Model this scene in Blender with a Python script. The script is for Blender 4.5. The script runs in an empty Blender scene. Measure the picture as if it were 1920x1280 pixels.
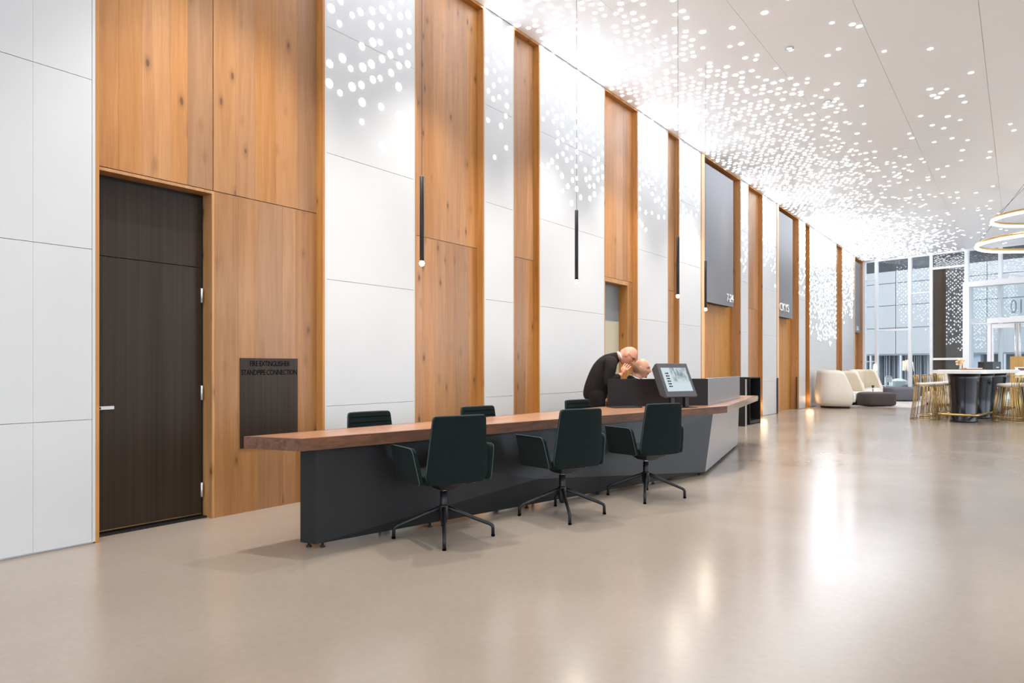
import bpy, bmesh, math, random
from mathutils import Vector, Matrix, Euler
random.seed(7)
R = math.radians
SC = bpy.context.scene
COL = SC.collection

# ------------------------------------------------------------------ camera, world, exposure
cam_d = bpy.data.cameras.new('camera')
cam = bpy.data.objects.new('camera', cam_d); COL.objects.link(cam)
cam.location = (5.057, 0.0, 1.2)
cam.rotation_euler = (R(90), 0, R(36.64))
cam_d.sensor_width = 36.0; cam_d.lens = 24.0
cam_d.shift_y = 48.0 / 1920.0
cam_d.clip_end = 300
SC.camera = cam
vs = SC.view_settings
vs.view_transform = 'Standard'; vs.look = 'None'; vs.gamma = 1.0; vs.use_curve_mapping = False
vs.exposure = 0.22
world = bpy.data.worlds.new('sky'); SC.world = world
world.use_nodes = True
bg = world.node_tree.nodes['Background']
bg.inputs[0].default_value = (0.90, 0.965, 1.06, 1); bg.inputs[1].default_value = 3.7
SC.cycles.max_bounces = 10
SC.cycles.diffuse_bounces = 6
SC.cycles.glossy_bounces = 4
SC.cycles.transparent_max_bounces = 12
SC.cycles.sample_clamp_indirect = 6.0
SC.cycles.caustics_reflective = False
SC.cycles.caustics_refractive = False

CEIL = 5.44
DOT_GLOW = 12.0
SPOT_W = 75.0

# ------------------------------------------------------------------ mesh helpers
class MB:
    def __init__(s): s.v = []; s.f = []; s.m = []; s.sm = []
    def add(s, vs_, fs, mat=0, smooth=False):
        b = len(s.v); s.v += [tuple(p) for p in vs_]
        for f in fs:
            s.f.append([b + i for i in f]); s.m.append(mat); s.sm.append(smooth)
        return s
    def box(s, x0, x1, y0, y1, z0, z1, mat=0):
        v = [(x0,y0,z0),(x1,y0,z0),(x1,y1,z0),(x0,y1,z0),(x0,y0,z1),(x1,y0,z1),(x1,y1,z1),(x0,y1,z1)]
        return s.add(v, [(3,2,1,0),(4,5,6,7),(0,1,5,4),(1,2,6,5),(2,3,7,6),(3,0,4,7)], mat)
    def prism(s, poly, z0, z1, mat=0):
        n = len(poly)
        v = [(p[0],p[1],z0) for p in poly] + [(p[0],p[1],z1) for p in poly]
        f = [tuple(reversed(range(n))), tuple(range(n, 2*n))]
        f += [(i, (i+1)%n, n+(i+1)%n, n+i) for i in range(n)]
        return s.add(v, f, mat)
    def tube(s, pts, r, n=8, mat=0, closed=False, caps=True):
        pts = [Vector(p) for p in pts]; m = len(pts)
        rs = r if isinstance(r, (list, tuple)) else [r]*m
        T = []
        for i in range(m):
            if closed: t = pts[(i+1)%m] - pts[i-1]
            elif i == 0: t = pts[1]-pts[0]
            elif i == m-1: t = pts[-1]-pts[-2]
            else: t = (pts[i+1]-pts[i]).normalized() + (pts[i]-pts[i-1]).normalized()
            T.append(t.normalized())
        up = Vector((0,0,1)) if abs(T[0].z) < 0.9 else Vector((1,0,0))
        nrm = (up - T[0]*up.dot(T[0])).normalized()
        vs_ = []
        for i in range(m):
            nrm = (nrm - T[i]*nrm.dot(T[i]))
            nrm = nrm.normalized() if nrm.length > 1e-6 else T[i].orthogonal().normalized()
            b = T[i].cross(nrm)
            for k in range(n):
                a = 2*math.pi*k/n
                vs_.append(pts[i] + (nrm*math.cos(a) + b*math.sin(a))*rs[i])
        fs = []
        for i in range(m if closed else m-1):
            j = (i+1) % m
            for k in range(n):
                fs.append((i*n+k, i*n+(k+1)%n, j*n+(k+1)%n, j*n+k))
        s.add(vs_, fs, mat, True)
        if caps and not closed:
            b = len(s.v) - len(vs_)
            s.f.append([b+k for k in reversed(range(n))]); s.m.append(mat); s.sm.append(False)
            s.f.append([b+(m-1)*n+k for k in range(n)]); s.m.append(mat); s.sm.append(False)
        return s
    def lathe(s, prof, n=24, c=(0,0,0), sx=1.0, sy=1.0, mat=0, cap=True):
        vs_ = []
        for r, z in prof:
            for k in range(n):
                a = 2*math.pi*k/n
                vs_.append((c[0]+r*math.cos(a)*sx, c[1]+r*math.sin(a)*sy, c[2]+z))
        fs = []
        for i in range(len(prof)-1):
            for k in range(n):
                fs.append((i*n+k, i*n+(k+1)%n, (i+1)*n+(k+1)%n, (i+1)*n+k))
        b = len(s.v)
        s.add(vs_, fs, mat, True)
        if cap:
            if prof[0][0] > 1e-5:
                s.f.append([b+k for k in reversed(range(n))]); s.m.append(mat); s.sm.append(False)
            if prof[-1][0] > 1e-5:
                e = b+(len(prof)-1)*n
                s.f.append([e+k for k in range(n)]); s.m.append(mat); s.sm.append(False)
        return s
    def superell(s, c, a, e1=0.5, e2=0.5, nu=24, nv=14, mat=0):
        def sp(w, e): return math.copysign(abs(w)**e, w)
        vs_ = []
        for j in range(nv+1):
            p = -math.pi/2 + math.pi*j/nv
            for k in range(nu):
                t = 2*math.pi*k/nu
                vs_.append((c[0]+a[0]*sp(math.cos(p),e1)*sp(math.cos(t),e2), c[1]+a[1]*sp(math.cos(p),e1)*sp(math.sin(t),e2), c[2]+a[2]*sp(math.sin(p),e1)))
        fs = [(j*nu+k, j*nu+(k+1)%nu, (j+1)*nu+(k+1)%nu, (j+1)*nu+k) for j in range(nv) for k in range(nu)]
        return s.add(vs_, fs, mat, True)
    def mesh(s, name, mats, bevel=0.0, seg=2, merge=False):
        me = bpy.data.meshes.new(name)
        me.from_pydata(s.v, [], s.f)
        me.polygons.foreach_set('material_index', s.m)
        me.polygons.foreach_set('use_smooth', s.sm)
        for m in (mats if isinstance(mats, (list, tuple)) else [mats]): me.materials.append(m)
        if bevel or merge:
            bm = bmesh.new(); bm.from_mesh(me)
            bmesh.ops.remove_doubles(bm, verts=bm.verts, dist=1e-5)
            if bevel:
                bmesh.ops.recalc_face_normals(bm, faces=bm.faces)
                ed = [e for e in bm.edges if len(e.link_faces) == 2 and e.calc_face_angle(0) > R(25)]
                bmesh.ops.bevel(bm, geom=ed, offset=bevel, segments=seg, profile=0.5, affect='EDGES', clamp_overlap=True)
            bm.to_mesh(me); bm.free()
        me.update()
        return me

def obj(name, mb, mats=None, parent=None, bevel=0.0, seg=2, label=None, cat=None, group=None, kind=None, loc=None, rot=None):
    me = mb.mesh(name, mats, bevel, seg) if isinstance(mb, MB) else mb
    o = bpy.data.objects.new(name, me); COL.objects.link(o)
    if parent is not None: o.parent = parent
    if loc is not None: o.location = loc
    if rot is not None: o.rotation_euler = rot
    tag(o, label, cat, group, kind)
    return o
def tag(o, label=None, cat=None, group=None, kind=None):
    if label: o['label'] = label
    if cat: o['category'] = cat
    if group: o['group'] = group
    if kind: o['kind'] = kind
    return o
def empty(name, loc=(0,0,0), rz=0.0, **kw):
    o = bpy.data.objects.new(name, None); COL.objects.link(o)
    o.location = loc; o.rotation_euler = (0,0,rz); o.empty_display_size = 0.1
    return tag(o, **kw)
def copy_tree(o, parent=None):
    c = o.copy(); COL.objects.link(c)
    if parent is not None: c.parent = parent
    for ch in [x for x in SC.objects if x.parent == o]: copy_tree(ch, c)
    return c
def text_mesh(s, size, mat, extrude=0.002, spacing=1.0, align='CENTER'):
    cu = bpy.data.curves.new('lettering', 'FONT'); cu.body = s; cu.size = size; cu.extrude = extrude
    cu.align_x = align; cu.space_character = spacing; cu.resolution_u = 3
    t = bpy.data.objects.new('lettering_source', cu); COL.objects.link(t)
    dg = bpy.context.evaluated_depsgraph_get()
    me = bpy.data.meshes.new_from_object(t.evaluated_get(dg))
    bpy.data.objects.remove(t)
    me.materials.clear(); me.materials.append(mat)
    return me
def place(o, X, Y, Z, loc):
    m = Matrix((Vector(X), Vector(Y), Vector(Z))).transposed().to_4x4(); m.translation = Vector(loc)
    o.matrix_world = m
    return o

# ------------------------------------------------------------------ materials
def nt_new(name):
    m = bpy.data.materials.new(name); m.use_nodes = True
    nt = m.node_tree; p = nt.nodes['Principled BSDF']
    return m, nt, p
def N(nt, t, **kw):
    n = nt.nodes.new(t)
    for k, v in kw.items():
        if hasattr(n, k): setattr(n, k, v)
        else: n.inputs[k].default_value = v
    return n
def mat(name, col, rough=0.5, metal=0.0, spec=0.5, noise=0.0, nscale=8.0, stretch=(1,1,1), bump=0.0, coat=0.0, sheen=0.0):
    m, nt, p = nt_new(name)
    p.inputs['Base Color'].default_value = (*col, 1); p.inputs['Roughness'].default_value = rough
    p.inputs['Metallic'].default_value = metal; p.inputs['Specular IOR Level'].default_value = spec
    p.inputs['Coat Weight'].default_value = coat; p.inputs['Sheen Weight'].default_value = sheen
    if noise or bump:
        tc = N(nt, 'ShaderNodeTexCoord'); mp = N(nt, 'ShaderNodeMapping'); mp.inputs['Scale'].default_value = stretch
        nz = N(nt, 'ShaderNodeTexNoise'); nz.inputs['Scale'].default_value = nscale; nz.inputs['Detail'].default_value = 4
        nt.links.new(tc.outputs['Object'], mp.inputs[0]); nt.links.new(mp.outputs[0], nz.inputs['Vector'])
        if noise:
            mr = N(nt, 'ShaderNodeMapRange'); mr.inputs[1].default_value = 0.3; mr.inputs[2].default_value = 0.7
            mr.inputs[3].default_value = 1-noise; mr.inputs[4].default_value = 1+noise
            hs = N(nt, 'ShaderNodeHueSaturation'); hs.inputs['Color'].default_value = (*col, 1)
            nt.links.new(nz.outputs[0], mr.inputs[0]); nt.links.new(mr.outputs[0], hs.inputs['Value'])
            nt.links.new(hs.outputs[0], p.inputs['Base Color'])
        if bump:
            bp = N(nt, 'ShaderNodeBump'); bp.inputs['Strength'].default_value = bump; bp.inputs['Distance'].default_value = 0.01
            nt.links.new(nz.outputs[0], bp.inputs['Height']); nt.links.new(bp.outputs[0], p.inputs['Normal'])
    return m
def emit(name, col, strength):
    m, nt, p = nt_new(name)
    nt.nodes.remove(p)
    e = N(nt, 'ShaderNodeEmission'); e.inputs[0].default_value = (*col, 1); e.inputs[1].default_value = strength
    nt.links.new(e.outputs[0], nt.nodes['Material Output'].inputs[0])
    return m

def wood(name, light, dark, axis='z', knots=True, rough=0.45, grain=1.0, var=0.17, coat=0.0, knot_col=(0.13, 0.055, 0.02)):
    m, nt, p = nt_new(name); L = nt.links.new
    tc = N(nt, 'ShaderNodeTexCoord'); oi = N(nt, 'ShaderNodeObjectInfo')
    off = N(nt, 'ShaderNodeVectorMath', operation='SCALE'); cb = N(nt, 'ShaderNodeCombineXYZ')
    for i in range(3): L(oi.outputs['Random'], cb.inputs[i])
    L(cb.outputs[0], off.inputs[0]); off.inputs['Scale'].default_value = 37.0
    ad = N(nt, 'ShaderNodeVectorMath', operation='ADD'); L(tc.outputs['Object'], ad.inputs[0]); L(off.outputs[0], ad.inputs[1])
    st = {'z': (14, 14, 0.7), 'y': (14, 0.7, 14), 'x': (0.7, 14, 14)}[axis]
    mp = N(nt, 'ShaderNodeMapping'); mp.inputs['Scale'].default_value = [a*grain for a in st]; L(ad.outputs[0], mp.inputs[0])
    nz = N(nt, 'ShaderNodeTexNoise'); nz.inputs['Scale'].default_value = 1.0; nz.inputs['Detail'].default_value = 6; nz.inputs['Roughness'].default_value = 0.6
    nz.inputs['Distortion'].default_value = 0.6
    L(mp.outputs[0], nz.inputs['Vector'])
    wv = N(nt, 'ShaderNodeTexNoise'); wv.inputs['Scale'].default_value = 6.0; wv.inputs['Detail'].default_value = 3; L(mp.outputs[0], wv.inputs['Vector'])
    cr = N(nt, 'ShaderNodeValToRGB'); e = cr.color_ramp.elements
    e[0].position = 0.30; e[0].color = (*dark, 1); e[1].position = 0.68; e[1].color = (*light, 1)
    mx0 = N(nt, 'ShaderNodeMath', operation='MULTIPLY_ADD'); L(wv.outputs[0], mx0.inputs[0]); mx0.inputs[1].default_value = 0.35
    L(nz.outputs[0], mx0.inputs[2])
    sb = N(nt, 'ShaderNodeMath', operation='SUBTRACT'); L(mx0.outputs[0], sb.inputs[0]); sb.inputs[1].default_value = 0.17
    L(sb.outputs[0], cr.inputs[0])
    hs = N(nt, 'ShaderNodeHueSaturation'); L(cr.outputs[0], hs.inputs['Color'])
    mr = N(nt, 'ShaderNodeMapRange'); L(oi.outputs['Random'], mr.inputs[0]); mr.inputs[3].default_value = 1-var; mr.inputs[4].default_value = 1+var
    L(mr.outputs[0], hs.inputs['Value'])
    ms = N(nt, 'ShaderNodeMath', operation='FRACT'); mm = N(nt, 'ShaderNodeMath', operation='MULTIPLY'); L(oi.outputs['Random'], mm.inputs[0]); mm.inputs[1].default_value = 7.31; L(mm.outputs[0], ms.inputs[0])
    m3 = N(nt, 'ShaderNodeMapRange'); L(ms.outputs[0], m3.inputs[0]); m3.inputs[3].default_value = 0.92; m3.inputs[4].default_value = 1.08; L(m3.outputs[0], hs.inputs['Saturation'])
    out = hs.outputs[0]
    if knots:
        ks = {'z': (7.0, 7.0, 3.0), 'y': (7.0, 3.0, 7.0), 'x': (3.0, 7.0, 7.0)}[axis]
        mk = N(nt, 'ShaderNodeMapping'); mk.inputs['Scale'].default_value = ks; L(ad.outputs[0], mk.inputs[0])
        vo = N(nt, 'ShaderNodeTexVoronoi'); vo.inputs['Scale'].default_value = 1.0; L(mk.outputs[0], vo.inputs['Vector'])
        n2 = N(nt, 'ShaderNodeTexNoise'); n2.inputs['Scale'].default_value = 9.0; L(mk.outputs[0], n2.inputs['Vector'])
        a2 = N(nt, 'ShaderNodeMath', operation='MULTIPLY_ADD'); L(n2.outputs[0], a2.inputs[0]); a2.inputs[1].default_value = 0.09; L(vo.outputs['Distance'], a2.inputs[2])
        k1 = N(nt, 'ShaderNodeMapRange', interpolation_type='SMOOTHSTEP'); L(a2.outputs[0], k1.inputs[0])
        k1.inputs[1].default_value = 0.11; k1.inputs[2].default_value = 0.17; k1.inputs[3].default_value = 1; k1.inputs[4].default_value = 0
        k2 = N(nt, 'ShaderNodeMapRange', interpolation_type='SMOOTHSTEP'); L(a2.outputs[0], k2.inputs[0])
        k2.inputs[1].default_value = 0.1; k2.inputs[2].default_value = 0.34; k2.inputs[3].default_value = 0.45; k2.inputs[4].default_value = 0
        sp = N(nt, 'ShaderNodeSeparateColor'); L(vo.outputs['Color'], sp.inputs[0])
        gt = N(nt, 'ShaderNodeMath', operation='GREATER_THAN'); L(sp.outputs[0], gt.inputs[0]); gt.inputs[1].default_value = 0.42
        mxx = N(nt, 'ShaderNodeMath', operation='MAXIMUM'); L(k1.outputs[0], mxx.inputs[0]); L(k2.outputs[0], mxx.inputs[1])
        ml = N(nt, 'ShaderNodeMath', operation='MULTIPLY'); L(mxx.outputs[0], ml.inputs[0]); L(gt.outputs[0], ml.inputs[1])
        mi = N(nt, 'ShaderNodeMix', data_type='RGBA'); L(ml.outputs[0], mi.inputs[0]); L(out, mi.inputs[6]); mi.inputs[7].default_value = (*knot_col, 1)
        out = mi.outputs[2]
    L(out, p.inputs['Base Color'])
    p.inputs['Roughness'].default_value = rough; p.inputs['Coat Weight'].default_value = coat; p.inputs['Coat Roughness'].default_value = 0.12
    return m
def streak(name, a, b, rough, metal, scale=(30, 30, 0.35)):
    m, nt, p = nt_new(name); L = nt.links.new
    tc = N(nt, 'ShaderNodeTexCoord'); mp = N(nt, 'ShaderNodeMapping'); mp.inputs['Scale'].default_value = scale
    nz = N(nt, 'ShaderNodeTexNoise'); nz.inputs['Detail'].default_value = 3; nz.inputs['Scale'].default_value = 1
    cr = N(nt, 'ShaderNodeValToRGB'); e = cr.color_ramp.elements
    e[0].position = 0.3; e[0].color = (*a, 1); e[1].position = 0.75; e[1].color = (*b, 1)
    L(tc.outputs['Object'], mp.inputs[0]); L(mp.outputs[0], nz.inputs['Vector']); L(nz.outputs[0], cr.inputs[0]); L(cr.outputs[0], p.inputs['Base Color'])
    p.inputs['Roughness'].default_value = rough; p.inputs['Metallic'].default_value = metal
    return m
def glass(name, tint=(0.93, 0.96, 0.97), f0=0.05, f1=0.6, refl_tint=(1, 1, 1)):
    m, nt, p = nt_new(name); L = nt.links.new
    nt.nodes.remove(p)
    tr = N(nt, 'ShaderNodeBsdfTransparent'); tr.inputs[0].default_value = (*tint, 1)
    gl = N(nt, 'ShaderNodeBsdfGlossy'); gl.inputs['Roughness'].default_value = 0.02; gl.inputs[0].default_value = (*refl_tint, 1)
    lw = N(nt, 'ShaderNodeLayerWeight'); lw.inputs[0].default_value = 0.5
    pw = N(nt, 'ShaderNodeMath', operation='POWER'); L(lw.outputs['Facing'], pw.inputs[0]); pw.inputs[1].default_value = 4
    ma = N(nt, 'ShaderNodeMath', operation='MULTIPLY_ADD'); L(pw.outputs[0], ma.inputs[0]); ma.inputs[1].default_value = f1; ma.inputs[2].default_value = f0
    mx = N(nt, 'ShaderNodeMixShader'); L(ma.outputs[0], mx.inputs[0]); L(tr.outputs[0], mx.inputs[1]); L(gl.outputs[0], mx.inputs[2])
    L(mx.outputs[0], nt.nodes['Material Output'].inputs[0])
    return m

M = {}
M['white'] = mat('white_panel', (0.54, 0.53, 0.52), 0.35, noise=0.015, nscale=2.0)
M['core'] = mat('wall_core', (0.6, 0.6, 0.6), 0.8)
M['ceil'] = mat('ceiling_panel', (0.955, 0.97, 0.99), 0.45, noise=0.01, nscale=1.5)
M['ceilcore'] = mat('ceiling_core', (0.9, 0.9, 0.9), 0.8)
M['dot'] = emit('lit_perforation', (0.90, 0.97, 1.07), DOT_GLOW)
M['oak'] = wood('knotty_oak', (0.40, 0.192, 0.072), (0.295, 0.126, 0.042), rough=0.38, var=0.2)
M['oakedge'] = wood('oak_lining', (0.47, 0.222, 0.066), (0.345, 0.145, 0.038), var=0.05)
M['oaktrim'] = wood('pale_oak_edge', (0.72, 0.47, 0.27), (0.6, 0.36, 0.19), var=0.05, knots=False)
M['walnut'] = wood('walnut', (0.43, 0.185, 0.070), (0.19, 0.070, 0.026), axis='y', knots=False, rough=0.42, grain=2.0, var=0.03, coat=0.35)
M['shadededge'] = wood('walnut_edge_shaded', (0.16, 0.064, 0.028), (0.055, 0.021, 0.010), axis='y', knots=False, rough=0.6, grain=2.2, var=0.1)  # same walnut as the top, darkened to paint in the edges' shade
M['glareedge'] = wood('walnut_edge_glare', (0.42, 0.28, 0.22), (0.28, 0.17, 0.12), axis='y', knots=False, rough=0.3, grain=2.0, var=0.02, coat=1.0)  # same edge wood made pale: grazing window glare painted into the colour
M['steel'] = mat('blackened_steel', (0.014, 0.0135, 0.0135), 0.42, metal=0.0, spec=0.3, noise=0.12, nscale=3)
M['satin'] = mat('satin_grey_metal', (0.50, 0.485, 0.50), 0.34, metal=1.0, noise=0.03, nscale=3)  # paler than the plinth steel; used on right-hand faces of desk and screen
M['darkbrown'] = mat('dark_bronze_panel', (0.017, 0.0125, 0.012), 0.5, spec=0.25)
M['bronze'] = streak('streaked_bronze', (0.015, 0.008, 0.004), (0.034, 0.021, 0.0115), 0.42, 0.0); M['bronze'].node_tree.nodes['Principled BSDF'].inputs['Specular IOR Level'].default_value = 0.3
M['black'] = mat('black_metal', (0.009, 0.0085, 0.009), 0.4, spec=0.35)
M['letter'] = mat('black_lettering', (0.002, 0.002, 0.002), 0.9, spec=0.0)
M['chrome'] = mat('brushed_chrome', (0.72, 0.72, 0.73), 0.22, metal=1.0)
M['silver'] = mat('satin_nickel', (0.62, 0.62, 0.62), 0.4, metal=0.6)
M['teal'] = mat('dark_green_wool', (0.0045, 0.0092, 0.0086), 0.9, noise=0.15, nscale=60, spec=0.15, sheen=0.03)
M['piping'] = mat('green_piping', (0.045, 0.072, 0.066), 0.7)
M['frame'] = mat('white_frame', (0.86, 0.86, 0.87), 0.4)
M['graybox'] = mat('grey_sign_face', (0.155, 0.15, 0.16), 0.42, noise=0.03, nscale=3)
M['graydark'] = mat('dark_underside', (0.03, 0.022, 0.02), 0.6)
M['signwhite'] = mat('white_letters', (0.85, 0.85, 0.83), 0.4)
M['glass'] = glass('clear_glass', f0=0.018, f1=0.35)
M['darkglass'] = mat('dark_spandrel_glass', (0.045, 0.045, 0.042), 0.03, spec=1.0, coat=0.6)
M['bulb'] = emit('bulb_glow', (1.0, 0.9, 0.78), 30.0)
M['ring'] = emit('ring_diffuser', (1.0, 0.86, 0.68), 5.0)
M['brass'] = mat('brass_wire', (0.52, 0.35, 0.13), 0.28, metal=1.0)
M['stone'] = mat('white_stone', (0.82, 0.80, 0.76), 0.3, noise=0.04, nscale=4)
M['navy'] = mat('black_lacquer', (0.007, 0.007, 0.010), 0.2, spec=0.4)
M['cream'] = mat('cream_fabric', (0.70, 0.64, 0.55), 0.9, noise=0.03, nscale=30)
M['creamin'] = mat('cream_inner_fabric', (0.66, 0.57, 0.45), 0.9, noise=0.03, nscale=30)
M['brown'] = mat('brown_felt', (0.060, 0.045, 0.043), 0.9, noise=0.08, nscale=40)
M['grey'] = mat('grey_felt', (0.13, 0.12, 0.135), 0.9, noise=0.08, nscale=40)
M['rug'] = mat('pale_rug', (0.50, 0.46, 0.42), 0.95, noise=0.12, nscale=4)
M['seatpad'] = mat('blush_seat_fabric', (0.66, 0.58, 0.52), 0.9)
M['suit'] = mat('charcoal_suit', (0.016, 0.0125, 0.0118), 0.95, spec=0.15, noise=0.2, nscale=9, bump=0.6)
M['suitnavy'] = mat('navy_suit', (0.015, 0.0145, 0.020), 0.95, spec=0.15, noise=0.2, nscale=9, bump=0.6)
M['shirt'] = mat('white_shirt', (0.80, 0.79, 0.80), 0.8)
M['skin1'] = mat('ruddy_skin', (0.56, 0.23, 0.14), 0.55, noise=0.06, nscale=14)
M['skin2'] = mat('tan_skin', (0.47, 0.235, 0.145), 0.5, noise=0.05, nscale=14)
M['hair'] = mat('short_brown_hair', (0.30, 0.16, 0.10), 0.8)
M['darkhair'] = mat('dark_facial_hair', (0.035, 0.022, 0.018), 0.8)
M['ash'] = mat('pale_hair', (0.50, 0.27, 0.19), 0.8)
M['eyew'] = mat('eye_white', (0.7, 0.68, 0.66), 0.3)
M['bezel'] = mat('grey_bezel', (0.062, 0.062, 0.068), 0.45)

# floor
def floor_mat():
    m, nt, p = nt_new('polished_concrete'); L = nt.links.new
    tc = N(nt, 'ShaderNodeTexCoord')
    n1 = N(nt, 'ShaderNodeTexNoise'); n1.inputs['Scale'].default_value = 0.55; n1.inputs['Detail'].default_value = 6; n1.inputs['Roughness'].default_value = 0.55
    n2 = N(nt, 'ShaderNodeTexNoise'); n2.inputs['Scale'].default_value = 24; n2.inputs['Detail'].default_value = 4
    L(tc.outputs['Object'], n1.inputs['Vector']); L(tc.outputs['Object'], n2.inputs['Vector'])
    cr = N(nt, 'ShaderNodeValToRGB'); e = cr.color_ramp.elements
    e[0].position = 0.32; e[0].color = (0.285, 0.228, 0.176, 1); e[1].position = 0.68; e[1].color = (0.335, 0.275, 0.22, 1)
    L(n1.outputs[0], cr.inputs[0])
    mr = N(nt, 'ShaderNodeMapRange'); L(n2.outputs[0], mr.inputs[0]); mr.inputs[1].default_value = 0.3; mr.inputs[2].default_value = 0.7; mr.inputs[3].default_value = 0.97; mr.inputs[4].default_value = 1.03
    hs = N(nt, 'ShaderNodeHueSaturation'); L(cr.outputs[0], hs.inputs['Color']); L(mr.outputs[0], hs.inputs['Value'])
    L(hs.outputs[0], p.inputs['Base Color'])
    r = N(nt, 'ShaderNodeMapRange'); L(n1.outputs[0], r.inputs[0]); r.inputs[1].default_value = 0.3; r.inputs[2].default_value = 0.7; r.inputs[3].default_value = 0.16; r.inputs[4].default_value = 0.24
    L(r.outputs[0], p.inputs['Roughness'])
    p.inputs['Specular IOR Level'].default_value = 0.5
    return m
M['floor'] = floor_mat()

# ------------------------------------------------------------------ setting: floor, ceiling, walls
XR, YB = 12.5, -4.0
def wy(x): return 30.45 - 0.27*x                      # the end glazing runs at a slight angle
obj('floor', MB().prism([(-0.4, YB-0.3), (XR+0.3, YB-0.3), (XR+0.3, wy(XR)+0.2), (-0.4, wy(-0.4)+0.2)], -0.1, 0.0), M['floor'], kind='structure')
ceiling = obj('ceiling', MB().prism([(-0.4, YB-0.3), (XR+0.3, YB-0.3), (XR+0.3, wy(XR)+0.3), (-0.4, wy(-0.4)+0.3)], CEIL+0.03, CEIL+0.3), M['ceilcore'], kind='structure')
cw = 1.168; nx = 11
for i in range(nx):
    x0 = i*cw + 0.0022; x1 = min((i+1)*cw - 0.0022, XR)
    y = YB - (1.6 if i % 2 else 0.0); yend = wy((x0+x1)/2) - 0.06
    while y < yend:
        a, b = max(y, YB) + 0.0022, min(y+3.2, yend) - 0.0022
        if b - a > 0.2: obj('panel', MB().box(x0, x1, a, b, CEIL, CEIL+0.025), M['ceil'], ceiling)
        y += 3.2
obj('wall_back', MB().box(-0.4, 1.5, YB-0.3, YB, 0, CEIL+0.03), M['white'], kind='structure')
back_fill = empty('window_4', (1.5, YB, 0), kind='structure')  # unseen back glazing, added to bring fill light onto ceiling and walls
obj('head', MB().box(0, XR-1.3, -.2, 0.0, CEIL-0.12, CEIL+0.03), M['frame'], back_fill); obj('sill', MB().box(0, XR-1.3, -.2, 0, 0, .12), M['frame'], back_fill)
for k in range(5):
    obj('mullion', MB().box(k*2.75-.05, k*2.75+.05, -.12, 0, .12, CEIL-.12), M['frame'], back_fill)
    if k < 4: obj('pane', MB().box(k*2.75+.05, k*2.75+2.70, -.06, -.05, .12, CEIL-.12), M['glass'], back_fill)

# bays of the left wall: white runs and wood niches, (y0, y1)
WHITE = [(YB, 2.040), (3.955, 5.104), (6.252, 6.833), (7.409, 9.145), (10.28, 11.472), (11.997, 13.051), (15.462, 15.99), (17.097, 18.286), (20.523, 21.248), (21.756, 25.464), (26.43, 28.565)]
NICHE = [(2.040, 3.955, .085), (5.104, 6.252, .087), (6.833, 7.409, .085), (9.145, 10.28, .087), (11.472, 11.997, .085), (13.051, 15.462, .218), (15.99, 17.097, .1), (18.286, 20.523, .218), (21.248, 21.756, .1), (25.464, 26.43, .1), (28.565, 30.40, .20)]
core = MB()
for a, b in WHITE: core.box(-0.4, -0.022, a+0.004, b-0.004, 0, CEIL+0.03)
wall = obj('wall_left', core, M['core'], kind='structure')
ZJ = [0.012, 0.845, 2.0, 3.15, 4.30, CEIL-0.004]
for a, b in WHITE:
    if a < 0: ys = [YB, -2.7, -1.4, 0.3, 1.673, 2.018]
    else:
        n = max(1, round((b-a)/1.25)); ys = [a+0.02+(b-a-0.04)*i/n for i in range(n+1)]
    for i in range(len(ys)-1):
        for k in range(5):
            obj('panel', MB().box(-0.022, 0.0, ys[i]+0.0006, ys[i+1]-0.0006, ZJ[k]+0.0018, ZJ[k+1]-0.0018), M['white'], wall)
    if a > 0: obj('edge_strip', MB().box(-0.022, 0.0, a, a+0.0195, 0.012, CEIL-0.004), M['white'], wall)
    obj('edge_strip', MB().box(-0.022, 0.0, b-0.0195, b, 0.012, CEIL-0.004), M['white'], wall)

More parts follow.
